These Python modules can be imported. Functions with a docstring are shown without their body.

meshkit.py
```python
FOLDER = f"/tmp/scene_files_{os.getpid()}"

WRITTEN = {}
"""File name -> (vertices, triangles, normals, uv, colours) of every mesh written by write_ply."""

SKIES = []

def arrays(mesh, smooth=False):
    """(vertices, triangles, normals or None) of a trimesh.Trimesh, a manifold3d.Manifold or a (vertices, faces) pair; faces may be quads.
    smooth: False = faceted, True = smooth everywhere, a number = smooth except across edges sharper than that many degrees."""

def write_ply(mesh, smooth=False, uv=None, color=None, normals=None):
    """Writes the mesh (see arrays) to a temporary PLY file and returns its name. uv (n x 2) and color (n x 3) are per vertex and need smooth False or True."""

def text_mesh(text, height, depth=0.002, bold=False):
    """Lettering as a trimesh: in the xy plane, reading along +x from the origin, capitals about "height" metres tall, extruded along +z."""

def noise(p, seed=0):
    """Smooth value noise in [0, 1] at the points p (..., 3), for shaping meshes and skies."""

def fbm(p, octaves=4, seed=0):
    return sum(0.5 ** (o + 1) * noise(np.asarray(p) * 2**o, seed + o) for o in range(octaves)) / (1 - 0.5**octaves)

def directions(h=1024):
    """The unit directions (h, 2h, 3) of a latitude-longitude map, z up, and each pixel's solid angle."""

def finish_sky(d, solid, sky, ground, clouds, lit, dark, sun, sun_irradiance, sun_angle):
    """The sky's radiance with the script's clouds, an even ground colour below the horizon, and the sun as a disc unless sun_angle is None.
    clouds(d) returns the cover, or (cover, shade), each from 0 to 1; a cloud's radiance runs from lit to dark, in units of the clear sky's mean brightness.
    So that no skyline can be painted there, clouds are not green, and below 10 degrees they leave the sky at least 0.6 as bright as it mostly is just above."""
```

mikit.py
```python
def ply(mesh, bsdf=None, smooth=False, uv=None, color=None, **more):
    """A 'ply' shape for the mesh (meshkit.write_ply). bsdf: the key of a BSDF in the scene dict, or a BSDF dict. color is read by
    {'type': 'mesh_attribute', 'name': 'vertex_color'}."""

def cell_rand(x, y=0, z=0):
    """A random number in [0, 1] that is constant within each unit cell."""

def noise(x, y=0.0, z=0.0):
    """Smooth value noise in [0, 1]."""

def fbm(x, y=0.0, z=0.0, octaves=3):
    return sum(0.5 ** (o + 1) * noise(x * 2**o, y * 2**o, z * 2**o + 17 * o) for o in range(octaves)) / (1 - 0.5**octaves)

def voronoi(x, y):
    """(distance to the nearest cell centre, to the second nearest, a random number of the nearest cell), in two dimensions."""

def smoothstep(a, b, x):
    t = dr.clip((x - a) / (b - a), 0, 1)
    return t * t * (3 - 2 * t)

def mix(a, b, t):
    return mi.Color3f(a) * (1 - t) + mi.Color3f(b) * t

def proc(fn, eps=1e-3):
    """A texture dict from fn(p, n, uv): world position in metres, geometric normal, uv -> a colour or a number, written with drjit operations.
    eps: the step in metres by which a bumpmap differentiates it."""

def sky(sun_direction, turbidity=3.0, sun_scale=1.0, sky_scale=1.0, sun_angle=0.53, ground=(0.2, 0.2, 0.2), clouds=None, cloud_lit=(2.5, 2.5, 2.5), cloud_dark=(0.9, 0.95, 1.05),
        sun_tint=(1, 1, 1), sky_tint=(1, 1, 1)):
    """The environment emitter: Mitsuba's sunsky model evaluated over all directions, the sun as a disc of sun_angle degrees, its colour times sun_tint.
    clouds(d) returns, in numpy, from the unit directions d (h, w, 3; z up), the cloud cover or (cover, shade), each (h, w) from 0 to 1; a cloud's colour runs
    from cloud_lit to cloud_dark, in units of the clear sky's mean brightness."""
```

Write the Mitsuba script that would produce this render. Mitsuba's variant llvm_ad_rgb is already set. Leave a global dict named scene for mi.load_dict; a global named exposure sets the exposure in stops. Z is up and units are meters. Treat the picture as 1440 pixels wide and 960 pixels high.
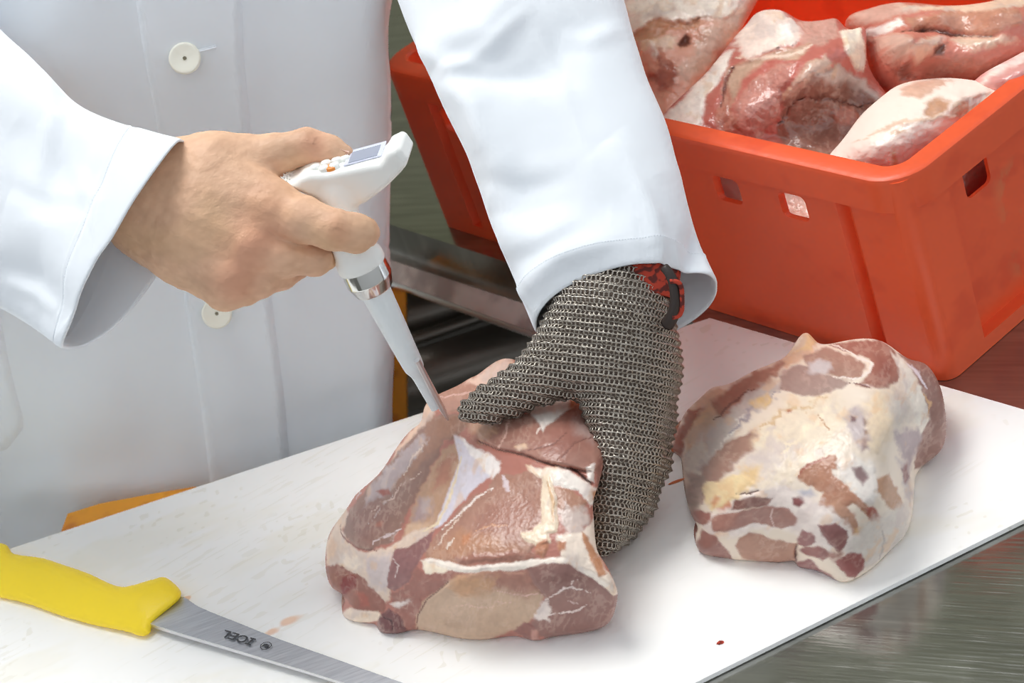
import math
import numpy as np
import trimesh
import manifold3d as m3
import drjit as dr
import mitsuba as mi
import mikit
import meshkit
from mikit import proc, ply, noise, fbm, smoothstep
from scipy.interpolate import RBFInterpolator, CubicSpline
from scipy.spatial import Delaunay

T = mi.ScalarTransform4f
scene, labels, RELIEF = {}, {}, {}

# ------------------------------------------------------------------ camera, sky, light, exposure
exposure = 0.22
scene['camera'] = dict(type='thinlens', fov=2 * math.degrees(math.atan(720 / 3000)), fov_axis='x', near_clip=.05, far_clip=60.,
                       aperture_radius=.0035, focus_distance=1.43,
                       to_world=T().look_at(origin=[-.1472,-1.3859,.8488], target=[-.1472,-.5216,.3459], up=[0.353479,0.470425,0.808550]))
# bright overcast daylight all round, strongest through a large opening overhead and behind the crate
scene['sky'] = dict(type='constant', radiance=dict(type='rgb', value=[.56, .585, .62]))
SUN = np.array([-.22, .40, 1.25])
SUN = SUN / np.linalg.norm(SUN)
scene['skylight'] = dict(type='rectangle', to_world=T().look_at(origin=(SUN * 2.6 + [0, -.1, 0]).tolist(), target=[0, -.1, 0], up=[0, 1, 0]).scale([.65, .65, 1]),
                         emitter=dict(type='area', radiance=dict(type='rgb', value=[8.3, 8.2, 8.0])))

# ------------------------------------------------------------------ helpers
FACE = np.array([0, -.8644, .5029])           # the way the working side of the bench faces
AX, BX = np.array([1., 0, 0]), np.array([0, .5029, .8644])


def C(r, g, b):
    x = np.array([r, g, b]) / 255.
    return np.where(x < .04045, x / 12.92, ((x + .055) / 1.055) ** 2.4)


def mix(a, b, t):
    return mikit.mix(*[q.tolist() if isinstance(q, np.ndarray) else q for q in (a, b)], t)


def rgb(r, g, b):
    return dict(type='rgb', value=[float(c) for c in C(r, g, b)])


def obj(key, mesh, bsdf, smooth=30, **kw):
    base, n = key, 1
    while key in scene:
        key = f'{base}_{n:03d}'
        n += 1
    scene[key] = ply(mesh, bsdf, smooth=smooth, **kw)
    return key


def tag(key, label, category=None, group=None, kind=None):
    labels[key] = {k: v for k, v in dict(label=label, category=category, group=group, kind=kind).items() if v}


def seg_sd(p, poly):
    """signed distance of the points p (n, 2) to a closed polygon, negative inside"""
    poly = np.asarray(poly, float)
    out = np.empty(len(p))
    for s in range(0, len(p), 20000):
        q = p[s:s + 20000]
        a, b = poly, np.roll(poly, -1, 0)
        d2 = np.full(len(q), 1e9)
        ins = np.zeros(len(q), bool)
        for (x0, y0), (x1, y1) in zip(a, b):
            e = np.array([x1 - x0, y1 - y0])
            w = q - [x0, y0]
            t = np.clip((w @ e) / max(e @ e, 1e-12), 0, 1)
            d2 = np.minimum(d2, (w[:, 0] - t * e[0]) ** 2 + (w[:, 1] - t * e[1]) ** 2)
            if y0 != y1:
                c = (y0 > q[:, 1]) != (y1 > q[:, 1])
                ins ^= c & (q[:, 0] < (x1 - x0) * (q[:, 1] - y0) / (y1 - y0) + x0)
        out[s:s + 20000] = np.sqrt(d2) * np.where(ins, -1, 1)
    return out


def line_d(p, pts):
    """distance to an open line, and how far along it"""
    d2, along = np.full(len(p), 1e9), np.zeros(len(p))
    n = len(pts) - 1
    for i in range(n):
        a, b = np.asarray(pts[i], float), np.asarray(pts[i + 1], float)
        e = b - a
        w = p - a
        t = np.clip((w @ e) / max(e @ e, 1e-12), 0, 1)
        r = w - t[:, None] * e
        q = (r * r).sum(1)
        along = np.where(q < d2, (i + t) / n, along)
        d2 = np.minimum(d2, q)
    return np.sqrt(d2), along


def smooth01(a, b, x):
    t = np.clip((x - a) / (b - a), 0, 1)
    return t * t * (3 - 2 * t)


def closed_curve(pts, step):
    pts = np.asarray(pts, float)
    q = np.vstack([pts, pts[:1]])
    s = np.concatenate([[0], np.cumsum(np.sqrt(np.linalg.norm(np.diff(q, axis=0), axis=1)) + 1e-6)])
    cs = CubicSpline(s, q, bc_type='periodic')
    fine = cs(np.linspace(0, s[-1], 4000))
    L = np.concatenate([[0], np.cumsum(np.linalg.norm(np.diff(fine[:, :2], axis=0), axis=1))])
    n = int(L[-1] / step)
    t = np.arange(n) / n * L[-1]
    return np.stack([np.interp(t, L, fine[:, k]) for k in range(fine.shape[1])], 1)


def relief(name, outline, ctrl, edge, thick, step, floor=None, ripple=0., marks=(), base=(200, 200, 200), fibre=None, grain=.1, seed=0, smoothing=0.):
    """A solid body from a rim curve in space, points its working side passes through, an edge rounding and a thickness.
    marks are areas ('A', polygon in mm on the body, colour, softness, rise, raggedness) or lines ('L', ...)."""
    O = np.asarray(outline, float)
    o = O.mean(0)

    def fr(X):
        X = np.asarray(X, float) - o
        return np.stack([X @ AX, X @ BX, X @ FACE], -1)
    out = closed_curve(fr(O), step)
    ol = out[:, :2]
    lo, hi = ol.min(0), ol.max(0)
    gx, gy = np.meshgrid(np.arange(lo[0], hi[0], step), np.arange(lo[1], hi[1], step * .87), indexing='ij')
    gx = gx + (np.arange(gx.shape[1]) % 2)[None] * step / 2
    g = np.stack([gx.ravel(), gy.ravel()], 1)
    sd = seg_sd(g, ol[::2])
    g = g[sd < -.55 * step]
    nrm = np.roll(ol, -1, 0) - np.roll(ol, 1, 0)
    nrm = np.stack([-nrm[:, 1], nrm[:, 0]], 1) / np.linalg.norm(nrm, axis=1, keepdims=True)
    area = .5 * np.sum(ol[:, 0] * np.roll(ol[:, 1], -1) - np.roll(ol[:, 0], -1) * ol[:, 1])
    near = ol + nrm * np.sign(area) * .22 * step
    near = near[seg_sd(near, ol) < -.1 * step]
    uv = np.vstack([ol, near, g])
    nb = len(ol)
    tri = Delaunay(uv).simplices
    cen = uv[tri].mean(1)
    tri = tri[seg_sd(cen, ol) < -1e-6]
    e1, e2 = uv[tri[:, 1]] - uv[tri[:, 0]], uv[tri[:, 2]] - uv[tri[:, 0]]
    cr = e1[:, 0] * e2[:, 1] - e1[:, 1] * e2[:, 0]
    tri[cr < 0] = tri[cr < 0][:, ::-1]
    tri = tri[np.abs(cr) > 1e-14]
    d = -seg_sd(uv, ol)
    d[:nb] = 0
    prof = lambda x, r: r * np.sqrt(np.clip(1 - (1 - np.clip(x / r, 0, 1)) ** 2, 0, 1))
    K = fr(ctrl) if len(ctrl) else np.zeros((0, 3))
    kd = np.clip(-seg_sd(K[:, :2], ol), 0, 1) if len(K) else np.zeros(0)
    oc = out[::max(1, len(out) // 90)]
    rb = RBFInterpolator(np.vstack([oc[:, :2], K[:, :2]]), np.concatenate([oc[:, 2], K[:, 2] - prof(kd, edge)]), kernel='thin_plate_spline', smoothing=smoothing)
    hf = rb(uv) + prof(d, edge)
    hb = RBFInterpolator(oc[:, :2], oc[:, 2], kernel='thin_plate_spline')(uv) - thick * prof(d, edge * 1.6) / (edge * 1.6)
    hb = np.minimum(hb, hf - 1e-4)
    mm = uv * 1000
    P3 = np.concatenate([mm, np.full((len(mm), 1), seed * 7.3)], 1)
    col = np.tile(C(*base), (len(uv), 1))
    rise = np.zeros(len(uv))
    wob = np.stack([meshkit.fbm(P3 / 9., 4, seed + 3) - .5, meshkit.fbm(P3 / 9., 4, seed + 9) - .5], 1)
    wob2 = np.stack([meshkit.fbm(P3 / 3., 3, seed + 13) - .5, meshkit.fbm(P3 / 3., 3, seed + 19) - .5], 1)
    tone = meshkit.fbm(P3 / 14., 4, seed + 5) - .5
    if fibre:
        ca, sa = math.cos(fibre), math.sin(fibre)
        Q = np.stack([(mm[:, 0] * ca + mm[:, 1] * sa) / 12., (-mm[:, 0] * sa + mm[:, 1] * ca) / 1.6, P3[:, 2]], 1)
        tone = .6 * tone + .5 * (meshkit.fbm(Q, 3, seed + 1) - .5)
    speck = meshkit.fbm(P3 / 1.7, 2, seed + 8) - .5
    cloud = meshkit.fbm(P3 / 5., 3, seed + 14) - .5
    Qf = np.stack([(mm[:, 0] * math.cos(fibre or 0) + mm[:, 1] * math.sin(fibre or 0)) / 7., (-mm[:, 0] * math.sin(fibre or 0) + mm[:, 1] * math.cos(fibre or 0)) / 3.6, P3[:, 2]], 1) + (wob * 1.2 @ np.ones((2, 3)))
    fil = smooth01(.80, .97, 1 - np.abs(2 * meshkit.fbm(Qf, 3, seed + 23) - 1)) * smooth01(.42, .62, meshkit.fbm(P3 / 12., 3, seed + 25))
    pale = smooth01(.50, .66, meshkit.fbm(Qf * .45 + 9, 4, seed + 41))
    warm = smooth01(.56, .70, meshkit.fbm(Qf * .6 + 31, 4, seed + 43))
    fine = meshkit.fbm(P3 / 2.6, 3, seed + 27) - .5
    for m in marks:
        pts = np.asarray(m[1], float)
        if len(pts) < 2:
            continue
        soft, up, rag = m[3], m[4], m[5]
        q = mm + wob * rag * 2.8 + wob2 * (rag * 1.3 + .8)
        if m[0] == 'A':
            box = (np.all(mm > pts.min(0) - 12, 1) & np.all(mm < pts.max(0) + 12, 1))
            s = np.full(len(mm), 50.)
            s[box] = seg_sd(q[box], pts)
            w = smooth01(soft, -soft, s)
            rise += up * smooth01(.3, -2.2, s)
        else:
            s, al = line_d(q, pts)
            w = smooth01(soft, soft * .3, s / (1.15 - .75 * np.abs(al * 2 - 1)))
            rise += up * np.exp(-(s / max(soft, .5)) ** 2)
            w = w * smooth01(.25, .5, meshkit.fbm(P3 / 2.2, 2, seed + 31))if len(m) > 6 else w
        if m[2] is None:
            continue
        hue = C(*m[2])
        hue = .79 * hue + .21 * hue.mean() * np.array([1.15, 1., .87])
        hue = hue * np.array([.97, 1.07, .98]) if m[2][1] < .78 * m[2][0] else hue
        tint = hue * (1 + grain * 2.4 * tone[:, None] + grain * 1.6 * speck[:, None] + grain * 2. * cloud[:, None] * np.array([.8, 1.1, 1.1]))
        if m[0] == 'A' and m[2][1] < .78 * m[2][0]:
            tint = tint + (fil * .19)[:, None] * (C(226, 196, 180) - tint)
        elif m[0] == 'A':
            tint = tint + (pale * .5)[:, None] * (C(200, 184, 178) - tint) + (warm * .4)[:, None] * (C(222, 178, 132) - tint)
        col = col * (1 - w[:, None]) + tint * w[:, None]
    bump = ((meshkit.fbm(P3 / 11., 4, seed + 2) - .5) * ripple + (fine * .36 + fil * .15) * min(1., ripple)) * smooth01(0, 6, d * 1000)
    hf = hf + (bump + rise) / 1000 * smooth01(0, .003, d)
    hb = np.minimum(hb, hf - 1e-4)
    pos = lambda h: o + uv[:, :1] * AX + uv[:, 1:] * BX + h[:, None] * FACE
    vf, vb = pos(hf), pos(hb)
    idx = np.concatenate([np.arange(nb), np.arange(len(uv) - nb) + len(uv)])
    V = np.vstack([vf, vb[nb:]])
    F = np.vstack([tri, idx[tri][:, ::-1]])
    if floor is not None:
        V[:, 2] = np.maximum(V[:, 2], floor + .0004)
    colv = np.clip(np.vstack([col, col[nb:]]), 0, 1)
    RELIEF[name] = dict(vf=V[:len(uv)], uvf=uv, rb=rb, o=o, fr=fr, d=d, prof=prof, edge=edge, ol=ol, hf=hf)
    return (V, F), colv


def on_relief(R, uv, lift):
    """points on a relief's working side"""
    h = R['rb'](uv) + R['prof'](np.clip(-seg_sd(uv, R['ol']), 0, 1), R['edge']) + lift
    return R['o'] + uv[:, :1] * AX + uv[:, 1:] * BX + h[:, None] * FACE


def applique(R, outline, lift, step, sink=.003, stitch=None, round_=.002):
    """a piece of cloth sewn on a relief: its top follows the relief, lift above it"""
    ol = R['fr'](outline)[:, :2]
    n = np.maximum(1, (np.linalg.norm(np.roll(ol, -1, 0) - ol, axis=1) / step).astype(int))
    ol = np.vstack([a + (b - a) * (np.arange(k) / k)[:, None] for a, b, k in zip(ol, np.roll(ol, -1, 0), n)])
    lo, hi = ol.min(0), ol.max(0)
    gx, gy = np.meshgrid(np.arange(lo[0], hi[0], step), np.arange(lo[1], hi[1], step), indexing='ij')
    g = np.stack([gx.ravel(), gy.ravel()], 1)
    g = g[seg_sd(g, ol) < -.5 * step]
    uv = np.vstack([ol, g])
    tri = Delaunay(uv).simplices
    tri = tri[seg_sd(uv[tri].mean(1), ol) < 1e-7]
    e1, e2 = uv[tri[:, 1]] - uv[tri[:, 0]], uv[tri[:, 2]] - uv[tri[:, 0]]
    cr = e1[:, 0] * e2[:, 1] - e1[:, 1] * e2[:, 0]
    tri[cr < 0] = tri[cr < 0][:, ::-1]
    d = -seg_sd(uv, ol)
    top = on_relief(R, uv, lift * np.sqrt(np.clip(1 - (1 - np.clip(d / round_, 0, 1)) ** 2, 0, 1)) * .999 + R['fold'](uv))
    bot = on_relief(R, uv, -sink + R['fold'](uv))
    nb, m = len(ol), len(uv)
    ring = np.arange(nb)
    nx = np.roll(ring, -1)
    F = [tri, tri[:, ::-1] + m]
    area = np.sum(ol[:, 0] * np.roll(ol[:, 1], -1) - np.roll(ol[:, 0], -1) * ol[:, 1])
    w = np.vstack([np.stack([ring, ring + m, nx], 1), np.stack([nx, ring + m, nx + m], 1)])
    F.append(w if area > 0 else w[:, ::-1])
    return np.vstack([top, bot]), np.vstack(F)


def grid_mesh(V, wrap=True, flip=False):
    r, c = V.shape[:2]
    i, j = np.meshgrid(np.arange(r - 1), np.arange(c if wrap else c - 1), indexing='ij')
    a, b = i * c + j, i * c + (j + 1) % c
    q = np.stack([a, b, b + c, a + c], -1).reshape(-1, 4)
    F = np.vstack([q[:, [0, 1, 2]], q[:, [0, 2, 3]]])
    return V.reshape(-1, 3), F[:, ::-1] if flip else F


def lathe(a, b, prof, n=48, caps=True):
    """prof: (fraction along a-b, radius)"""
    a, b = np.asarray(a, float), np.asarray(b, float)
    z = (b - a) / np.linalg.norm(b - a)
    x = np.cross(z, [.3, .8, .2])
    x /= np.linalg.norm(x)
    y = np.cross(z, x)
    th = np.arange(n) / n * 2 * np.pi
    ring = np.cos(th)[:, None] * x + np.sin(th)[:, None] * y
    V = np.stack([a + (b - a) * t + ring * max(r, 1e-6) for t, r in prof])
    v, F = grid_mesh(V)
    if caps:
        k = len(v)
        v = np.vstack([v, a + (b - a) * prof[0][0], a + (b - a) * prof[-1][0]])
        j = np.arange(n)
        jn = (j + 1) % n
        F = np.vstack([F, np.stack([jn, j, j * 0 + k], 1), np.stack([j + k - n, jn + k - n, j * 0 + k + 1], 1)])
    return v, F


def tube(pts, r, n=8):
    pts = np.asarray(pts, float)
    r = np.broadcast_to(r, len(pts))
    t = np.gradient(pts, axis=0)
    t /= np.linalg.norm(t, axis=1, keepdims=True)
    x = np.cross(t, [.31, .22, .92])
    x /= np.linalg.norm(x, axis=1, keepdims=True)
    y = np.cross(t, x)
    th = np.arange(n) / n * 2 * np.pi
    V = pts[:, None] + r[:, None, None] * (np.cos(th)[None, :, None] * x[:, None] + np.sin(th)[None, :, None] * y[:, None])
    v, F = grid_mesh(V)
    k = len(v)
    v = np.vstack([v, pts[0], pts[-1]])
    j = np.arange(n)
    jn = (j + 1) % n
    return v, np.vstack([F, np.stack([jn, j, j * 0 + k], 1), np.stack([j + k - n, jn + k - n, j * 0 + k + 1], 1)])


def join(*ms):
    V, F, k = [], [], 0
    for v, f in ms:
        V.append(np.asarray(v))
        F.append(np.asarray(f) + k)
        k += len(v)
    return np.vstack(V), np.vstack(F)


def spline(pts, n):
    pts = np.asarray(pts, float)
    s = np.concatenate([[0], np.cumsum(np.linalg.norm(np.diff(pts, axis=0), axis=1))])
    return CubicSpline(s, pts)(np.linspace(0, s[-1], n))


def slab(poly, down, up=0.):
    """a plate: a plane polygon in space, thickened downwards by the vector `down`"""
    p = np.asarray(poly, float)
    n = len(p)
    c = np.cross(p[1] - p[0], p[2] - p[0])
    tri = trimesh.creation.triangulate_polygon(__import__('shapely').Polygon(np.stack([(p - p[0]) @ (u := (p[1] - p[0]) / np.linalg.norm(p[1] - p[0])), (p - p[0]) @ np.cross(c / np.linalg.norm(c), u)], 1)), engine='earcut')
    vv = np.asarray(tri[0])
    w = np.cross(c / np.linalg.norm(c), u)
    top = p[0] + vv[:, :1] * u + vv[:, 1:] * w
    f = np.asarray(tri[1])
    # match ring order
    ring = [int(np.argmin(np.linalg.norm(top - q, axis=1))) for q in p]
    m = len(top)
    V = np.vstack([top, top + down])
    F = [f, f[:, ::-1] + m]
    for i in range(n):
        a, b = ring[i], ring[(i + 1) % n]
        F.append(np.array([[a, b, a + m], [b, b + m, a + m]]))
    tm = trimesh.Trimesh(V, np.vstack(F), process=False)
    trimesh.repair.fix_normals(tm)
    return np.array(tm.vertices), np.array(tm.faces)


def surface_nets(f, lo, h):
    """the zero surface of a field sampled on a grid, as a watertight mesh"""
    s = f < 0
    n = np.array(f.shape) - 1
    acc, cnt = np.zeros((*n, 3)), np.zeros(n)
    corner = [(i, j, k) for i in (0, 1) for j in (0, 1) for k in (0, 1)]
    sl = lambda c: tuple(slice(c[a], c[a] + n[a]) for a in range(3))
    for c in corner:
        for a in range(3):
            if c[a] == 0:
                e = list(c)
                e[a] = 1
                f0, f1 = f[sl(c)], f[sl(e)]
                cross = (f0 < 0) != (f1 < 0)
                t = np.where(cross, f0 / np.where(cross, f0 - f1, 1), 0)
                for k in range(3):
                    acc[..., k] += np.where(cross, c[k] + (t if k == a else 0), 0)
                cnt += cross
    act = cnt > 0
    idx = np.full(n, -1)
    idx[act] = np.arange(act.sum())
    base = np.argwhere(act)
    V = lo + h * (base + acc[act] / cnt[act][:, None])
    F = []
    for a in range(3):
        b, c = (a + 1) % 3, (a + 2) % 3
        sh = [slice(1, -1)] * 3
        sh[a] = slice(0, n[a])
        s0 = s[tuple(sh)]
        sh2 = list(sh)
        sh2[a] = slice(1, n[a] + 1)
        s1 = s[tuple(sh2)]
        for sign, q in ((s0 & ~s1, False), (~s0 & s1, True)):
            e = np.argwhere(sign)
            off = np.ones(3, int)
            off[a] = 0
            e = e + off
            g = []
            for db, dc in ((0, 0), (-1, 0), (-1, -1), (0, -1)):
                w = e.copy()
                w[:, b] += db
                w[:, c] += dc
                g.append(idx[w[:, 0], w[:, 1], w[:, 2]])
            g = np.stack(g, 1)
            F.append(g[:, ::-1] if q else g)
    F = np.vstack(F)
    return V, np.vstack([F[:, [0, 1, 2]], F[:, [0, 2, 3]]])


def cone_d(p, a, b, ra, rb):
    a, b = np.asarray(a, p.dtype), np.asarray(b, p.dtype)
    e = b - a
    w = p - a
    t = np.clip((w @ e) / (e @ e), 0, 1)
    return np.sqrt((w[..., 0] - t * e[0]) ** 2 + (w[..., 1] - t * e[1]) ** 2 + (w[..., 2] - t * e[2]) ** 2) - (ra + (rb - ra) * t)


def smin(a, b, k):
    h = np.clip(.5 + .5 * (b - a) / k, 0, 1)
    return b + (a - b) * h - k * h * (1 - h)


def chain_d(p, pts, k=.003):
    """pts: (point, radius in mm) ..."""
    d = None
    for (a, ra), (b, rb) in zip(pts[:-1], pts[1:]):
        c = cone_d(p, a, b, ra / 1000, rb / 1000)
        d = c if d is None else smin(d, c, k)
    return d


def field_mesh(fn, pts, h, pad=.03, raw=False):
    pts = np.asarray(pts, float)
    lo, hi = pts.min(0) - pad, pts.max(0) + pad
    n = np.ceil((hi - lo) / h).astype(int) + 1
    ax = [lo[k] + h * np.arange(n[k]) for k in range(3)]
    g = np.stack(np.meshgrid(*ax, indexing='ij'), -1)
    g = g.astype(np.float32)
    f = np.concatenate([fn(s) for s in np.array_split(g, max(1, g.size // 1500000), axis=0)], axis=0).astype(float)
    return (f, lo, h, g) if raw else surface_nets(f, lo, h)


def noisev(V, scale, seed=0, oct=3):
    return meshkit.fbm(np.asarray(V) / scale, oct, seed) - .5


def normals(V, F):
    return meshkit.arrays((V, F), True)[2]


# crate frame: x along its long side (towards the viewer's right), y along its short side
CR, CY = np.array([0.1222, -0.1921, -.0035]), -1.04335
cu, cv = np.array([math.cos(CY), math.sin(CY), 0]), np.array([-math.sin(CY), math.cos(CY), 0])


# ------------------------------------------------------------------ materials
def principled(key, **kw):
    two = kw.pop('two', True)
    d = dict(type='principled', **kw)
    scene[key] = dict(type='twosided', b=d) if two else d


VC = dict(type='mesh_attribute', name='vertex_color')


def bumped(key, fn, scale, eps=4e-4, **kw):
    scene[key] = dict(type='twosided', b=dict(type='bumpmap', arbitrary=proc(fn, eps=eps), scale=scale, bsdf=dict(type='principled', **kw)))


def weave(p, n, uv):
    q = p * 1400.
    return .5 + .25 * (dr.sin(q.x * 1.2 + q.z * .3) * dr.sin(q.z * 1.2 - q.y * .4)) + .8 * fbm(p.x * 260., p.y * 260., p.z * 260., 2)


bumped('cloth', weave, .00022, base_color=rgb(230, 236, 241), roughness=.85, specular=.25, sheen=.25)
bumped('meat', lambda p, n, uv: fbm(p.x * 420., p.y * 420., p.z * 420., 3), .0005, base_color=VC, roughness=.32, specular=.5, clearcoat=.2, clearcoat_gloss=.8)
bumped('crate_meat', lambda p, n, uv: fbm(p.x * 300., p.y * 300., p.z * 300., 3), .0012, base_color=VC, roughness=.28, specular=.7, clearcoat=.6, clearcoat_gloss=.85)
bumped('skin', lambda p, n, uv: fbm(p.x * 900., p.y * 900., p.z * 900., 2) + .5 * noise(p.x * 350., p.y * 350., p.z * 350.), .00028, base_color=VC, roughness=.5, specular=.35)


def board_tone(p, n, uv):
    a = fbm(p.x * 14., p.y * 14., 3., 4)
    s = smoothstep(.56, .72, fbm(p.x * 9. + 4., p.y * 26., 1., 4))
    c = mix(C(243, 243, 240), C(238, 234, 218), s * .4)
    spots = smoothstep(.80, .86, noise(p.x * 210., p.y * 210., 7.)) * smoothstep(.55, .7, fbm(p.x * 12., p.y * 12., 8., 2))
    c = mix(c, C(205, 198, 170), spots * .22)
    cut = smoothstep(.74, .80, noise(p.x * 60. + p.y * 40., p.y * 420. - p.x * 130., 2.)) * smoothstep(.5, .68, a)
    return mix(c, C(214, 208, 186), cut * .2)


bumped('board_plastic', lambda p, n, uv: fbm(p.x * 160., p.y * 160., p.z * 100., 3) + .7 * smoothstep(.6, .75, noise(p.x * 60. + p.y * 40., p.y * 420. - p.x * 130., 2.)), .0003,
       base_color=proc(board_tone), roughness=.42, specular=.45)


def crate_tone(p, n, uv):
    d = smoothstep(.58, .75, fbm(p.x * 30., p.y * 30., p.z * 30., 4))
    c = mix(C(228, 88, 46), C(218, 78, 40), d)
    # worn, smeared print on the crate's short side
    u = (p.x - CR[0]) * cv[0] + (p.y - CR[1]) * cv[1]
    z = p.z - CR[2]
    inside = smoothstep(.09, .11, u) * smoothstep(.31, .29, u) * smoothstep(.02, .03, z) * smoothstep(.115, .10, z)
    e = smoothstep(-.018, -.012, (p.x - CR[0]) * cu[0] + (p.y - CR[1]) * cu[1])
    w = smoothstep(.50, .62, fbm(p.x * 60., p.y * 60., p.z * 36., 4)) * inside * e
    return mix(c, C(196, 140, 92), w * .6)


bumped('crate_plastic', lambda p, n, uv: fbm(p.x * 120., p.y * 120., p.z * 120., 3), .0004, base_color=proc(crate_tone), roughness=.38, specular=.5)


def steel_bump(p, n, uv):
    return fbm(p.x * 32. - p.y * 24., p.x * 720. + p.y * 960., p.z * 300., 2) + .8 * fbm(p.x * 9., p.y * 9., p.z * 9., 2)


def steel_tone(p, n, uv):
    a = fbm(p.x * 12. - p.y * 9., p.x * 150. + p.y * 200., 1., 3)
    b = smoothstep(.5, .75, fbm(p.x * 20., p.y * 20., 5., 3))
    return mix(mix(C(150, 150, 145), C(182, 182, 176), a), C(205, 205, 200), b * .35)


bumped('steel', steel_bump, .0001, base_color=proc(steel_tone), metallic=.95, roughness=.16, specular=.5)
bumped('tray_steel', lambda p, n, uv: fbm(p.x * 70., p.y * 70., p.z * 70., 3), .0012,
       base_color=proc(lambda p, n, uv: mix(C(186, 172, 168), C(236, 226, 220), smoothstep(.36, .7, fbm(p.x * 34., p.y * 34., p.z * 34., 4)))), metallic=.05, roughness=.32, specular=.5)
principled('blade_steel', base_color=proc(lambda p, n, uv: mix(C(176, 179, 186), C(206, 209, 214), fbm(p.x * 60., p.y * 700., 0., 3))), metallic=.75, roughness=.36, specular=.5)
principled('spine_steel', base_color=rgb(225, 226, 228), metallic=.9, roughness=.35)
principled('print', base_color=rgb(52, 54, 58), roughness=.6)
principled('ring_steel', base_color=rgb(184, 177, 166), metallic=.95, roughness=.3)
principled('glove_liner', base_color=rgb(98, 86, 76), roughness=.9)
principled('chrome', base_color=rgb(226, 226, 224), metallic=1., roughness=.09)
bumped('yellow_plastic', lambda p, n, uv: fbm(p.x * 900., p.y * 900., p.z * 900., 2), .00025, base_color=rgb(245, 214, 34), roughness=.42, specular=.45)
principled('white_plastic', base_color=rgb(236, 238, 234), roughness=.28, specular=.5)
principled('probe_plastic', base_color=rgb(226, 233, 234), roughness=.35, specular=.5)
principled('screen', base_color=rgb(150, 156, 172), roughness=.12, specular=.6)
principled('window_plastic', base_color=rgb(206, 210, 226), roughness=.15, specular=.6)
principled('orange_button', base_color=rgb(226, 140, 60), roughness=.4)
principled('button_shell', base_color=rgb(240, 240, 226), roughness=.25, specular=.5)
principled('button_hole', base_color=rgb(120, 116, 96), roughness=.8)
principled('strap_red', base_color=proc(lambda p, n, uv: mix(C(176, 58, 38), C(92, 32, 26), smoothstep(.45, .6, fbm(p.x * 260., p.y * 260., p.z * 260., 2)))), roughness=.8)
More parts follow.
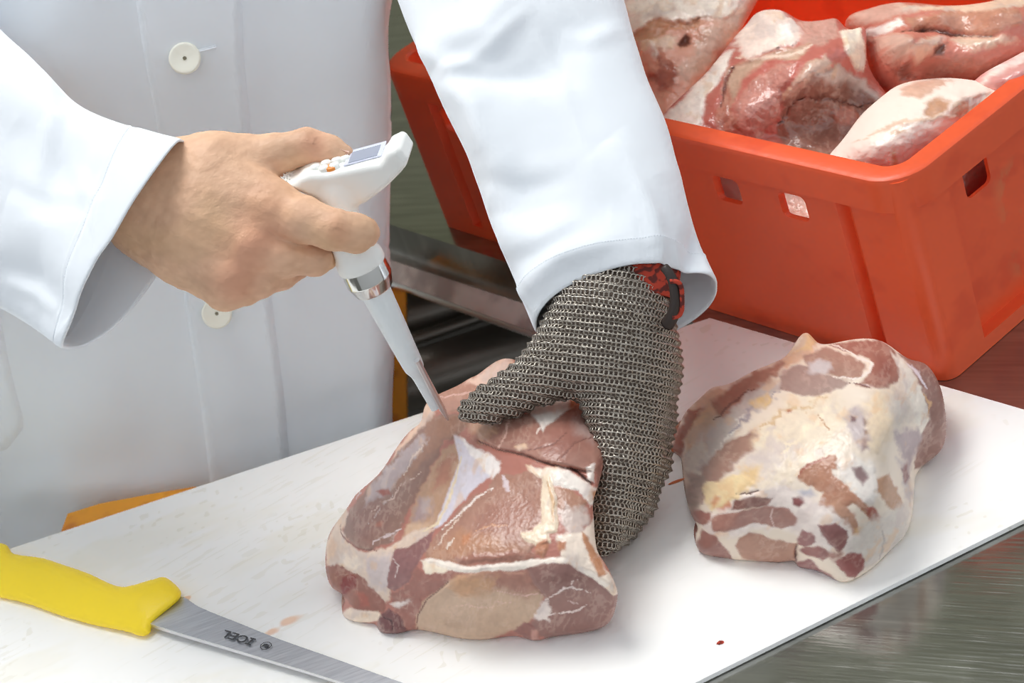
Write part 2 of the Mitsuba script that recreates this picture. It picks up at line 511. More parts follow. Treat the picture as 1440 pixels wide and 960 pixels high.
principled('dark_rubber', base_color=rgb(48, 38, 34), roughness=.5)
principled('orange_paint', base_color=proc(lambda p, n, uv: mix(C(236, 158, 28), C(206, 122, 26), smoothstep(.5, .7, fbm(p.x * 40., p.y * 40., p.z * 40., 3)))), roughness=.45)
principled('roller', base_color=rgb(132, 126, 118), metallic=.6, roughness=.36)
principled('grey_panel', base_color=rgb(118, 114, 108), roughness=.6)
principled('juice', base_color=rgb(206, 120, 80), roughness=.12, specular=.5)
principled('juice_pale', base_color=rgb(232, 206, 180), roughness=.3, specular=.5)
principled('wall_paint', base_color=proc(lambda p, n, uv: mix(C(158, 160, 128), C(134, 134, 110), smoothstep(.35, .65, noise(p.x * 1.6, p.y * 1.6, p.z * .9)))), roughness=.8)
principled('concrete', base_color=proc(lambda p, n, uv: mix(C(112, 112, 104), C(86, 84, 78), fbm(p.x * 6., p.y * 6., 0., 3))), roughness=.8)
principled('nail', base_color=rgb(232, 196, 180), roughness=.3, specular=.5)
scene['water'] = dict(type='dielectric', int_ior=1.33)

# ------------------------------------------------------------------ the setting
labels['skylight'] = {'kind': 'structure'}
def structure(key, mesh, mat, smooth=False):
    scene[key] = ply(mesh, mat, smooth=smooth)
    labels[key] = {'kind': 'structure'}


def box(x0, x1, y0, y1, z0, z1):
    m = trimesh.creation.box(bounds=[[x0, y0, z0], [x1, y1, z1]])
    return np.array(m.vertices), np.array(m.faces)


structure('floor', box(-4, 4, -4, 4.2, -1.0, -.92), 'concrete')
structure('wall_back', box(-6, 6, 4.2, 4.3, -1., 5.), 'wall_paint')

def cw(p):
    p = np.asarray(p, float)
    return CR + p[..., :1] * cu + p[..., 1:2] * cv + p[..., 2:3] * np.array([0, 0, 1.])


def cbox(x0, x1, y0, y1, z0, z1):
    v, f = box(x0, x1, y0, y1, z0, z1)
    return cw(v), f


# bench: steel top under the board and the crate, its front lip, the drip tray and what is below
structure('counter_top', join(cbox(-1.3, 1.4, -.012, 1.3, -.03, -.0004), cbox(-.1, 1.4, -1.2, -.0121, -.03, -.0004)), 'steel')
structure('counter_apron', cbox(-1.3, -.2, -.016, -.0125, -.075, .001), 'steel')
tray = slab(np.vstack([cw(np.array([[-1.25, -.0165, -.052], [-.1, -.0165, -.035]])), [(-.0603,.0555,-.058),(-.1261,.1657,-.058),(-.2304,.3459,-.058),(-.3354,.5263,-.058)]]), np.array([0, 0, -.003]))
scene['drip_tray'] = ply(tray, 'tray_steel')
scene['drip_tray__rim'] = ply(tube(spline([(-.3352,.5242,-.057),(-.2303,.344,-.057),(-.1261,.164,-.057),(-.0604,.0539,-.057)], 40), .0028, 8), 'spine_steel', smooth=True)
tag('drip_tray', 'stained steel drip tray along the counter in front of the red crate', 'tray')
tag('drip_tray__rim', 'bright rolled steel edge')


def droplet():
    s = trimesh.creation.icosphere(subdivisions=4, radius=1.)
    v = np.array(s.vertices) * [.013, .010, .0065]
    v[:, 2] = np.maximum(v[:, 2], -.0012)
    return v, np.array(s.faces)


v, f_ = droplet()
scene['water_drop'] = ply((v + np.array((-.1768,.338,-.05)) + [0, 0, .004], f_), 'water', smooth=True)
tag('water_drop', 'clear water drop on the dark steel tray beside the sleeve', 'water drop')

pst = [(-.2316,.3246,-.049),(-.2217,.3203,-.0564),(-.2772,.2447,-.1863),(-.2892,.247,-.1824)]
scene['frame_post'] = ply(slab(pst, -FACE * .03), 'orange_paint')
tag('frame_post', 'orange painted post of the counter frame beside the white coat', 'post')
rail = [(-.5335,.0554,-.009),(-.527,.0822,-.009),(-.4998,.0791,-.009),(-.452,.0633,-.009),(-.4202,.0516,-.009),(-.4056,.0356,-.009),(-.465,.0284,-.009)]
scene['frame_rail'] = ply(slab(rail, np.array([0, 0, -.04])), 'orange_paint')
tag('frame_rail', 'orange painted rail under the board edge below the white coat', 'rail')
structure('cabinet_back', cbox(-1.3, 1.4, .62, .64, -.915, -.0305), 'grey_panel')
structure('cabinet_side', cbox(.60, .62, -.005, .619, -.915, -.0305), 'grey_panel')
structure('cabinet_side_001', cbox(-1.3, -1.28, -.005, .619, -.915, -.0305), 'grey_panel')
for k, (pts, r, lab) in enumerate((([(-.3167,.393,-.1104),(-.0711,.3847,-.1247)], .021, 'dark steel roller under the tray, the upper of the thick ones'),
                                   ([(-.3254,.3616,-.1246),(-.0789,.3577,-.1312)], .006, 'thin dark steel rod between the two thick rollers'),
                                   ([(-.3386,.344,-.1548),(-.0789,.3387,-.1639)], .027, 'dark steel roller under the tray, the lower of the thick ones'))):
    key = obj('thin_rod' if k == 1 else 'roller', lathe(pts[0], pts[1], [(0, r), (1, r)], 40), 'roller', 40)
    tag(key, lab, 'rod' if k == 1 else 'roller')

# ------------------------------------------------------------------ cutting board
STAINS = [(-.3599,-.1771,0),(-.3727,-.1802,0),(-.4313,-.1049,0)]


def board_colour(p, n, uv):
    c = board_tone(p, n, uv)
    w = (noise(p.x * 130., p.y * 130., 4.) - .5) * .010
    for (x, y, _), r in zip(STAINS, (.009, .008, .006)):
        d = dr.sqrt(dr.square(p.x - x) + dr.square((p.y - y) * 1.5)) + w
        c = mix(c, C(232, 186, 150), smoothstep(r, r * .2, d) * .75)
    return c


scene['board_plastic']['b']['bsdf']['base_color'] = proc(board_colour)
bp = [(0,.0003,0),(-.6991,.058,0),(-.7148,-.296,0),(-.3399,-.4216,0),(-.1169,-.3883,0),(.1101,-.354,0),(.2103,-.3408,0)]
scene['cutting_board'] = ply(slab(bp, np.array([0, 0, -.003])), 'board_plastic')
tag('cutting_board', 'large white plastic cutting board with cut marks on the steel counter', 'cutting board')

# ------------------------------------------------------------------ red crate
L, W, H = 0.5886, 0.3924, 0.1644


def rrect(x0, x1, y0, y1, r, n=8):
    pts = []
    for cx, cy, a0 in ((x1 - r, y0 + r, -90), (x1 - r, y1 - r, 0), (x0 + r, y1 - r, 90), (x0 + r, y0 + r, 180)):
        for k in range(n + 1):
            a = math.radians(a0 + 90 * k / n)
            pts.append((cx + r * math.cos(a), cy + r * math.sin(a)))
    return pts


def ext(pts, z0, z1):
    return m3.Manifold.extrude(m3.CrossSection([pts]), z1 - z0).translate([0, 0, z0])


def mbox(x0, x1, y0, y1, z0, z1):
    return m3.Manifold.cube([x1 - x0, y1 - y0, z1 - z0]).translate([x0, y0, z0])


def man(m):
    q = m.to_mesh()
    return np.array(q.vert_properties[:, :3], float), np.array(q.tri_verts)


body = ext(rrect(-L + .004, -.004, .004, W - .004, .012), 0, H - .004)
body -= ext(rrect(-L + .0175, -.0175, .0175, W - .0175, .010), .005, H + .01)


def channel(p0, p1, depth, out):
    # a groove with sloping sides down a wall, seen from above as a trapezoid
    (x0, y0), (x1, y1) = p0, p1
    ox, oy = out
    s_ = .0035
    dx, dy = (s_ if x1 > x0 else -s_ if x1 < x0 else 0), (s_ if y1 > y0 else -s_ if y1 < y0 else 0)
    q = [(x0 + ox * .01, y0 + oy * .01), (x0, y0), (x0 + dx - ox * depth, y0 + dy - oy * depth), (x1 - dx - ox * depth, y1 - dy - oy * depth), (x1, y1), (x1 + ox * .01, y1 + oy * .01)]
    c_ = m3.CrossSection([q])
    if c_.area() < 1e-9:
        c_ = m3.CrossSection([q[::-1]])
    return m3.Manifold.extrude(c_, H - .026 - .011).translate([0, 0, .011])


for a, b_ in ((-.069, -.055), (-.118, -.110), (-L + .055, -L + .069), (-L + .088, -L + .104)):
    if a != -.118:
        body -= channel((a, .004), (b_, .004), .0075, (0, -1))
        body -= channel((a, W - .004), (b_, W - .004), .0075, (0, 1))
for x, o in ((-.004, 1), (-L + .004, -1)):
    body -= channel((x, .046), (x, W - .046), .0105, (o, 0))
hole = lambda w, h: ext(rrect(-w / 2, w / 2, -h / 2, h / 2, .005, 4), -.02, .02)
for k in range(7):
    x = -.112 - k * .0655
    for y in (.01, W - .01):
        body -= hole(.026, .021).rotate([90, 0, 0]).translate([x, y, H - .043])
        yy = (.0085, .020) if y < .1 else (W - .020, W - .0085)
        body -= mbox(x - .022, x + .022, *yy, H - .062, H - .024)
for k in range(4):
    for x in (-.01, -L + .01):
        body -= hole(.026, .026).rotate([90, 0, 90]).translate([x, .084 + k * .068, H - .045])
v, f_ = man(body)
scene['meat_crate__body'] = ply((cw(v), f_), 'crate_plastic', smooth=28)
# the rim: a rounded band carried round the crate
prof = []
for (d0, z0, r) in ((0, H - .0035, .0035), (-.011, H - .003, .003)):
    pass
pr = [(-.0035, H - .028), (0, H - .027), (0.001, H - .006), (0, H - .002), (-.003, H), (-.0155, H), (-.0178, H - .002), (-.018, H - .006), (-.018, H - .028)]
rows = [np.array([(x, y, z) for x, y in rrect(-L - d_, d_, -d_, W + d_, .03 + d_, 12)]) for d_, z in pr]
rim = cw(np.stack(rows + [rows[0]]))
scene['meat_crate__rim'] = ply(grid_mesh(rim), 'crate_plastic', smooth=40)
tag('meat_crate', 'red plastic crate with a rounded rim and handle holes, full of raw meat', 'crate')
# ------------------------------------------------------------------ meat on the board
def meat(key, name, mat, label, group, **kw):
    mesh, col = relief(name, **kw)
    scene[key] = ply(mesh, mat, smooth=True, color=col)
    tag(key, label, 'meat', group)


WHITE, FAT, CREAM = (240, 230, 222), (226, 202, 178), (232, 210, 178)
M1 = [
    # muscle sheets and fat of the upper side, far to near
    ('A', [(2.1,84.6),(18.2,87.6),(29.8,88.9),(38.7,88.9),(63.8,92.3),(56.2,72.0),(39.5,69.6),(18.5,69.9),(3.6,70.7)], (192, 128, 114), 1.5, 1, 2),
    ('A', [(25.8,84.7),(36.4,88.4),(56.1,93.6),(66.2,91.4),(59.5,80.9),(49.9,76.7),(38.1,80.9)], (232, 192, 172), 1.5, 1, 2),
    ('L', [(4.7,82.3),(16.4,80.4),(26.6,78.5),(36.4,75.6)], (220, 175, 160), .8, .3, 1),
    ('A', [(-12.5,79.7),(-3.8,82.5),(-0.3,76.5),(-6.5,69.8),(-16.2,62.7),(-26.5,60.6),(-36.5,55.0),(-46.8,48.5),(-37.0,59.5),(-22.0,68.1)], (228, 188, 160), 1.2, 1, 2),
    ('A', [(-86.6,23.8),(-80.7,32.7),(-61.6,42.8),(-36.1,57.5),(-14.9,67.9),(2.8,72.0),(19.8,66.0),(22.4,59.7),(10.0,54.9),(0.0,53.4),(-13.9,42.4),(-25.9,30.1),(-45.8,12.7),(-55.6,5.9),(-70.0,5.5),(-79.4,10.8),(-87.5,18.3)], (152, 104, 96), 1, 1.2, 2),
    ('A', [(-8.7,72.2),(17.3,66.3),(21.9,57.0),(8.2,55.5),(-15.1,49.5),(-38.4,33.7),(-43.7,34.7),(-28.7,50.9)], (164, 108, 90), 3, 0, 4),
    ('A', [(-55.2,45.5),(-36.1,56.6),(-17.3,62.9),(-12.1,60.5),(-27.0,50.3),(-45.3,35.3),(-59.3,31.7),(-73.0,29.1)], (176, 158, 160), 2, 0, 5),
    ('A', [(-75.7,31.5),(-57.9,33.9),(-48.4,25.3),(-54.2,14.1),(-68.7,9.3),(-78.1,15.8),(-81.4,24.4)], (150, 98, 92), 3, 0, 3),
    ('L', [(-12.6,58.9),(-25.6,52.3),(-34.6,42.2)], (215, 195, 180), .9, .3, 2, 1),
    ('L', [(-21.5,42.4),(-35.4,35.0),(-50.2,30.0),(-64.7,26.6)], (205, 175, 160), .8, .2, 3, 1),
    ('L', [(-48.6,57.3),(-62.7,47.8),(-75.1,37.4)], (196, 178, 176), 1.2, .2, 3, 1),
    ('L', [(-44.3,12.4),(-55.0,11.2),(-67.9,8.7)], (208, 188, 188), .8, .2, 2, 1),
    ('L', [(-43.1,34.7),(-53.4,27.8),(-70.5,19.7)], (186, 164, 160), .7, .2, 3, 1),
    ('A', [(-57.3,37.9),(-48.7,37.2),(-47.3,33.7),(-53.5,33.8)], (164, 72, 58), 1, .6, 1),
    ('A', [(-60.5,20.5),(-56.2,19.8),(-58.1,16.8),(-62.5,18.5)], (168, 92, 78), 1.2, .4, 1),
    ('A', [(-7.7,47.2),(11.1,51.8),(9.9,41.8),(-4.1,23.7),(-18.5,8.1),(-29.6,5.6),(-41.9,8.8),(-31.7,25.2),(-18.4,37.8)], (192, 138, 112), 1.5, .6, 2.5),
    ('A', [(-7.4,42.7),(4.4,43.6),(-5.6,28.6),(-18.8,28.2)], (184, 112, 92), 3, 0, 3),
    ('A', [(-30.1,24.8),(-21.5,24.4),(-23.3,15.1),(-32.1,10.5),(-37.7,12.2)], (170, 140, 138), 3, 0, 4),
    ('A', [(-41.4,13.4),(-27.0,10.2),(-21.8,7.8),(-33.9,4.9),(-46.5,5.8)], (212, 172, 138), 2, .3, 3),
    # fat along the left edge
    ('A', [(-106.6,14.8),(-96.8,23.9),(-86.5,33.2),(-82.3,29.8),(-88.3,21.3),(-83.7,12.7),(-72.9,5.2),(-57.3,3.8),(-46.3,6.4),(-27.9,7.7),(-22.5,5.4),(-41.7,-3.0),(-56.9,-10.5),(-63.8,-16.3),(-65.9,-27.6),(-71.3,-31.4),(-79.6,-21.2),(-84.8,-10.0),(-93.3,-2.4),(-105.5,2.1)], (222, 196, 176), 1, .6, 2),
    ('A', [(-74.3,1.3),(-58.5,0.4),(-51.9,-2.5),(-61.5,-14.2),(-68.8,-25.3),(-76.8,-18.4),(-78.1,-8.0)], (206, 188, 186), 3, 0, 4),
    ('A', [(-95.3,9.6),(-81.9,4.1),(-77.7,-3.0),(-85.1,-4.0),(-94.5,2.5)], (236, 216, 196), 2, .5, 3),
    ('A', [(-104.4,14.7),(-98.8,21.3),(-94.4,15.9),(-94.9,4.9),(-106.5,3.5)], (226, 188, 158), 2, .3, 3),
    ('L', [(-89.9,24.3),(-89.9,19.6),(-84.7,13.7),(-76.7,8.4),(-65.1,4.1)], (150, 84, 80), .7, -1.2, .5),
    # raw ends at the left
    ('A', [(-110.9,1.0),(-97.6,2.2),(-86.6,-7.7),(-75.6,-22.3),(-70.8,-31.5),(-76.3,-37.3),(-85.9,-36.8),(-95.2,-29.6),(-99.9,-22.5),(-105.2,-20.0),(-108.6,-9.4)], (158, 88, 78), .8, .8, 2.5),
    ('A', [(-101.3,-14.9),(-97.4,-8.5),(-91.0,-6.9),(-86.4,-9.8),(-89.2,-14.2),(-98.2,-18.7),(-104.1,-20.3)], (140, 34, 36), 1.2, .3, 2),
    ('A', [(-90.7,-17.9),(-83.7,-21.8),(-85.3,-30.0),(-92.0,-28.4)], (176, 82, 70), 1.5, .5, 2),
    ('A', [(-108.8,-31.3),(-99.2,-28.0),(-80.0,-35.3),(-77.7,-40.8),(-89.2,-41.7),(-99.2,-39.1)], (236, 212, 188), .8, 1, 1),
    ('A', [(-88.9,-47.7),(-79.1,-38.5),(-69.7,-34.3),(-66.4,-39.6),(-66.2,-46.8),(-65.3,-53.5),(-74.4,-53.6)], (118, 62, 66), .8, 1.2, 2),
    ('L', [(-77.4,-39.8),(-73.1,-42.9),(-74.4,-48.8)], (84, 44, 48), .8, -1, 1),
    ('A', [(-66.8,-29.5),(-53.8,-28.1),(-45.0,-32.1),(-45.1,-38.5),(-57.1,-47.2),(-61.0,-53.9),(-65.8,-52.9),(-66.9,-40.5)], (164, 92, 84), .8, .8, 2),
    ('A', [(-68.4,-32.1),(-53.2,-28.2),(-52.9,-32.4),(-63.8,-35.7)], (222, 208, 202), 1, .5, 2),
    # silver skin
    ('A', [(7.4,56.6),(13.4,51.9),(19.3,39.2),(29.6,30.6),(28.0,26.5),(17.9,23.3),(7.5,19.3),(-5.6,13.5),(-16.9,6.9),(-23.3,5.6),(-14.9,15.9),(-3.8,28.1),(5.8,38.6)], (212, 206, 218), .8, .4, 1),
    ('A', [(12.0,54.2),(19.2,44.7),(32.8,31.4),(26.7,20.5),(23.5,25.2),(17.6,34.1)], (238, 230, 226), 1.2, .6, 2),
    ('L', [(9.0,42.3),(-0.6,28.9),(-8.9,18.9),(-20.4,8.2),(-30.5,5.7)], (232, 210, 172), 1.3, .7, 1.2),
    # middle muscle
    ('A', [(27.7,25.6),(37.6,20.6),(53.8,19.2),(58.2,15.9),(50.9,2.0),(42.7,-10.7),(34.1,-13.8),(35.4,-23.0),(26.0,-26.3),(10.3,-23.9),(-16.1,-16.4),(-32.9,-13.1),(-32.9,-4.3),(-17.5,4.9),(2.9,16.3),(17.6,17.3)], (174, 114, 100), .8, .9, 1.6),
    ('A', [(7.1,7.1),(32.0,8.0),(48.7,7.2),(38.8,-11.6),(23.1,-15.5),(0.8,-10.5)], (168, 104, 92), 5, 0, 5),
    ('A', [(-29.3,-4.4),(-4.9,1.1),(13.7,-14.7),(31.9,-23.5),(25.6,-27.9),(-16.4,-17.2),(-32.0,-13.8)], (186, 120, 92), 5, 0, 4),
    ('A', [(-14.9,-13.8),(12.1,-18.9),(33.2,-24.0),(33.0,-29.6),(5.5,-24.1),(-14.2,-18.4)], (168, 100, 86), 1.5, .8, 2),
    ('L', [(22.9,18.2),(9.0,15.2),(-4.4,9.6),(-17.9,4.1)], (236, 222, 214), .9, .5, 1),
    ('L', [(31.6,22.8),(31.8,12.7)], (212, 192, 196), 2.2, .2, 2, 1),
    ('L', [(0.1,12.7),(-8.5,5.1),(-26.9,-4.8)], (222, 198, 180), .7, .3, 2, 1),
    ('L', [(-18.7,-7.0),(-11.2,-3.0)], (226, 206, 190), 1.2, .3, 2),
    ('A', [(-6.8,-4.4),(-0.3,-2.9),(-1.5,-8.5),(-7.5,-9.2)], (196, 116, 78), 1.5, .4, 2),
    ('L', [(3.5,-2.7),(12.9,-3.8),(22.3,-7.3)], (202, 134, 104), 1, .4, 2, 1),
    # dark triangle in the middle of the near edge
    ('A', [(-22.7,4.9),(-31.0,-4.6),(-41.9,-12.5),(-51.6,-21.7),(-62.4,-24.1),(-67.4,-21.0),(-64.7,-14.5),(-57.6,-4.5),(-52.4,1.5),(-41.7,0.1)], (150, 90, 94), .6, .8, 1),
    ('A', [(-43.2,-13.2),(-36.0,-16.0),(-17.9,-21.5),(-13.4,-25.6),(-25.4,-30.8),(-39.7,-33.5),(-51.9,-32.6),(-62.4,-32.3),(-66.1,-25.4),(-52.7,-24.3)], (160, 90, 82), 1, .4, 2.5),
    ('L', [(-55.7,-3.7),(-54.2,-9.2),(-58.9,-15.9)], (204, 180, 176), .8, .3, 1),
    ('A', [(-38.2,-10.8),(-31.4,-11.6),(-27.8,-16.2),(-17.6,-20.5),(-27.6,-20.8),(-36.4,-17.1)], (236, 220, 196), .8, .6, 2),
    # near face
    ('A', [(-60.9,-55.8),(-54.4,-43.6),(-43.4,-34.6),(-25.8,-26.8),(-9.4,-24.9),(8.4,-28.8),(23.1,-35.6),(29.8,-55.6),(21.8,-64.6),(9.7,-71.5),(-14.1,-74.5),(-37.6,-67.8)], (200, 154, 132), 1, 1, 1.5),
    ('A', [(-18.5,-23.2),(9.1,-27.2),(26.3,-34.8),(30.6,-53.9),(19.5,-50.2),(4.3,-40.2),(-11.3,-35.1)], (174, 108, 96), 5, 0, 4),
    ('A', [(-26.7,-28.7),(-9.8,-25.7),(6.6,-33.9),(-0.8,-40.6),(-19.4,-37.8)], (206, 144, 108), 4, 0, 4),
    ('L', [(-26.7,-43.5),(-4.9,-51.0),(9.1,-52.3)], (216, 176, 156), .7, .2, 3, 1),
    ('L', [(3.4,-42.0),(19.6,-49.9),(29.7,-54.6)], (214, 172, 156), .6, .2, 2, 1),
    ('A', [(24.4,-32.1),(36.0,-31.4),(52.7,-37.4),(62.5,-50.7),(71.2,-65.0),(74.8,-74.5),(66.5,-85.5),(52.1,-89.5),(35.1,-85.7),(20.8,-83.3),(13.4,-71.5),(21.8,-64.6),(30.4,-56.9),(26.1,-45.2)], (152, 96, 92), 1, 1.2, 1.5),
    ('A', [(38.0,-38.4),(55.0,-43.4),(59.8,-55.8),(46.3,-54.2),(36.6,-48.6)], (142, 88, 86), 6, 0, 4),
    ('L', [(30.2,-57.4),(37.3,-56.1),(43.0,-53.0),(48.9,-55.0),(58.3,-62.4)], (226, 206, 200), .8, .2, 1.6),
    ('L', [(46.3,-54.2),(50.4,-51.0),(53.2,-50.9)], (222, 200, 194), .6, .2, 1.5),
    ('L', [(28.2,-67.7),(36.1,-69.5),(47.8,-71.3),(53.4,-69.2)], (226, 206, 200), .9, .2, 1.6),
    ('L', [(43.8,-61.5),(47.8,-66.2)], (200, 170, 166), .6, .1, 1.5),
    ('A', [(26.4,-59.8),(31.1,-57.6),(32.3,-64.9),(28.0,-74.0),(25.0,-68.7),(18.1,-66.6)], (230, 214, 206), 1, .3, 3),
    ('A', [(2.4,-72.9),(12.3,-67.0),(16.0,-70.1),(18.7,-78.2),(15.6,-84.3),(10.3,-81.0),(7.0,-77.0)], (154, 88, 84), .8, 1, 2),
    ('A', [(14.7,-73.8),(18.0,-74.8),(16.3,-82.4),(11.9,-81.6)], (196, 128, 120), 1, 1, 1),
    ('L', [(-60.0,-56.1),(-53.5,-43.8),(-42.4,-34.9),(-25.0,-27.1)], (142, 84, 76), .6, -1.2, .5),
    ('A', [(-36.1,-10.6),(-30.8,-10.0),(-8.2,-21.6),(11.3,-26.5),(26.8,-28.3),(53.4,-35.0),(66.2,-48.4),(75.3,-59.4),(76.1,-67.4),(70.3,-67.8),(62.4,-53.6),(51.7,-39.3),(36.2,-33.4),(23.7,-33.9),(3.7,-28.8),(-18.1,-22.4)], (240, 228, 214), .6, .9, 1),
    # lump at the back right, under the thumb
    ('A', [(24.0,58.2),(37.0,62.7),(49.9,58.2),(68.8,51.8),(83.8,51.0),(98.9,50.5),(103.2,34.9),(104.8,20.0),(99.9,9.3),(90.2,4.4),(73.0,13.5),(58.6,21.3),(42.7,33.8),(29.8,42.4),(23.5,50.8)], (170, 108, 98), 1, 2.2, 1.5),
    ('A', [(63.4,39.0),(87.0,46.4),(95.8,31.4),(93.9,20.5),(75.9,20.7),(62.1,25.8)], (164, 98, 90), 6, 0, 4),
    ('A', [(86.9,39.3),(97.0,28.3),(92.6,22.2),(84.9,30.1)], (186, 142, 142), 4, 0, 3),
    ('L', [(51.7,31.8),(67.9,30.1),(81.4,34.3)], (138, 82, 76), .7, -.8, 1),
    ('L', [(67.6,20.0),(81.9,25.9),(95.7,24.6)], (140, 82, 76), .7, -.8, 1),
    ('A', [(46.0,55.8),(59.4,58.8),(77.7,58.0),(93.9,53.6),(90.6,47.2),(80.2,44.8),(68.9,42.5),(65.5,39.2),(64.7,45.7),(60.7,54.7),(52.3,56.5)], (242, 234, 226), .8, .8, 1),
    ('L', [(67.8,44.7),(63.6,41.7),(61.3,40.1)], (232, 214, 204), .9, .3, .6),
    ('A', [(89.9,52.5),(98.9,50.5),(96.6,45.8),(87.2,46.8)], (206, 130, 98), 1.2, .4, 2),
    ('A', [(21.6,66.8),(29.8,69.0),(41.3,65.9),(41.4,60.3),(29.9,60.2),(22.4,59.7)], (196, 112, 78), 1, 1.8, 2),
    ('A', [(20.4,60.4),(34.6,55.8),(37.4,49.4),(26.1,46.3),(18.7,52.2)], (204, 142, 116), 3, .6, 4),
    ('L', [(39.8,56.0),(46.8,52.7),(41.9,45.0),(33.8,39.3)], (214, 168, 152), 1, .4, 2, 1),
    ('L', [(23.2,47.1),(33.4,38.5),(47.6,30.8),(60.9,20.5),(72.5,12.7),(85.0,6.7)], (126, 72, 64), 1, -3.2, .5),  # sunk crease, its shade also painted in as a darker colour
    ('A', [(44.0,37.1),(51.7,36.5),(52.4,33.6),(46.6,33.6)], (226, 186, 150), .8, .6, 1),
    # fat and flaps at the right
    ('A', [(45.8,25.4),(57.0,20.0),(68.2,14.3),(69.9,6.4),(58.0,6.9),(56.1,13.9),(48.4,19.1)], (234, 212, 190), .8, .8, 2),
    ('A', [(60.0,15.5),(68.2,14.3),(80.9,1.9),(85.6,-7.1),(82.3,-15.0),(76.8,-13.2),(72.7,-1.3),(60.1,6.3)], (238, 228, 218), .8, 1, 2),
    ('A', [(82.7,10.5),(90.3,10.2),(85.2,0.1),(81.3,2.7)], (242, 232, 224), .6, 1.6, 1.5),
    ('L', [(72.5,12.7),(76.9,9.2),(80.0,4.2),(82.9,-0.7)], (76, 42, 38), 1.3, -4, 1),  # deep cut: shade of the recess painted into the dark colour
    ('A', [(93.9,13.4),(94.1,3.3),(87.3,-7.9),(82.2,-10.3),(88.0,1.7)], (150, 84, 76), 1, .4, 2),
    ('A', [(57.7,7.2),(68.0,1.7),(75.9,-10.7),(69.7,-13.6),(58.5,-7.7),(54.8,-0.1)], (178, 116, 96), .8, .8, 2),
    ('A', [(56.4,-6.1),(73.7,-13.5),(67.2,-27.1),(56.3,-22.8),(54.9,-14.7)], (206, 184, 174), 2, .3, 4),
    ('A', [(49.6,-20.5),(68.1,-24.9),(79.6,-16.6),(71.3,-46.0),(73.9,-59.2),(73.1,-68.4),(68.4,-57.3),(59.6,-43.7),(49.2,-33.9)], (232, 214, 196), 1, .8, 2),
    ('A', [(55.0,15.1),(60.6,14.3),(58.6,-0.6),(54.1,-14.1),(50.3,-19.0),(45.4,-19.2),(45.3,-24.5),(37.2,-23.5),(30.7,-17.9),(29.4,-13.9),(37.2,-13.8),(43.4,-9.9),(49.3,2.5)], (236, 214, 184), .7, 1.6, 1.6),
    ('L', [(57.2,10.9),(55.4,-1.3),(51.5,-13.2)], (212, 156, 110), 1.6, .6, 1),
    ('A', [(36.8,-21.7),(43.9,-20.3),(43.3,-27.3),(38.1,-31.1),(34.0,-27.0)], (196, 116, 84), .8, 1.2, 1.4),
    ('A', [(49.9,-25.0),(54.4,-27.5),(51.9,-31.2),(47.7,-30.5)], (194, 116, 84), 1, .6, 1.4),
    ('A', [(65.6,-23.7),(68.6,-30.5),(71.6,-44.5),(71.4,-54.0),(66.7,-53.9),(65.7,-42.8),(64.4,-31.2)], (192, 118, 80), .9, .6, 1.5),
    ('A', [(82.0,-5.3),(85.6,-7.1),(82.4,-12.3),(80.2,-10.1)], (202, 128, 92), .8, .4, 1),
]
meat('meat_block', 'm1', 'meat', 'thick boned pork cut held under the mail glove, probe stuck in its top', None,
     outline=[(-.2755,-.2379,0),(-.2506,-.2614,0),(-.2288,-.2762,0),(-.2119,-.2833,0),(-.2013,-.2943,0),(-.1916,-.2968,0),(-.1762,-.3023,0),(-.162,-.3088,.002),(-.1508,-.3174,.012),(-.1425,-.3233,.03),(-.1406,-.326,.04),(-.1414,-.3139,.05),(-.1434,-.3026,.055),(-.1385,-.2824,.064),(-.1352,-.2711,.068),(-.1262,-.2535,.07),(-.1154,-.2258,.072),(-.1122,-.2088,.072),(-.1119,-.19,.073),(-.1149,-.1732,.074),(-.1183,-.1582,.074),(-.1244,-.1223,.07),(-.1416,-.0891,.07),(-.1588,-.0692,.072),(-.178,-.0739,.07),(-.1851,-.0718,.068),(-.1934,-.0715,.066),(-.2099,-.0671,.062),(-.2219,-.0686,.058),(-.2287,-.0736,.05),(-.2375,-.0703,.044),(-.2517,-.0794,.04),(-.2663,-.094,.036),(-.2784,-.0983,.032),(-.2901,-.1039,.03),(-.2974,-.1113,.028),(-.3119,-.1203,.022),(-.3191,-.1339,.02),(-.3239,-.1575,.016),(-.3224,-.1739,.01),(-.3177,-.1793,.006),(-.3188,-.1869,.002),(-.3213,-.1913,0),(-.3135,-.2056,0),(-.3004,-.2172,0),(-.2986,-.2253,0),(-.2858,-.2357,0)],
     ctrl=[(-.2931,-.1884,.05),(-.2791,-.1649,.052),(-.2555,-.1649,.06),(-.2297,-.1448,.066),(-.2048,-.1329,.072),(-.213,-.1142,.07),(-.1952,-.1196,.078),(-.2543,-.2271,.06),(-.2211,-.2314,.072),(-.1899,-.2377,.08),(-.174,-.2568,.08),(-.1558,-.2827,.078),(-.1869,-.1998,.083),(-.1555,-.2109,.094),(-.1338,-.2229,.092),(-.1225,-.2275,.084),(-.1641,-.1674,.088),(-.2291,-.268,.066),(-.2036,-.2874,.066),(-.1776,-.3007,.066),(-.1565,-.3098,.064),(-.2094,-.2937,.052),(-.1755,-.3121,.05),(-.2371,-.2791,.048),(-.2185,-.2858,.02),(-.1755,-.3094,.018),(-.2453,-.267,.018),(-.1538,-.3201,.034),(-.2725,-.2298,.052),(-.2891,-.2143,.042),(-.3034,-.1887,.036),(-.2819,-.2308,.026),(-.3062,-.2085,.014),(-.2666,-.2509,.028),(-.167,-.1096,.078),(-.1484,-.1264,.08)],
     edge=.010, thick=.05, step=.0009, floor=0., ripple=2.2, marks=M1, base=(176, 116, 102), fibre=.9, seed=1)

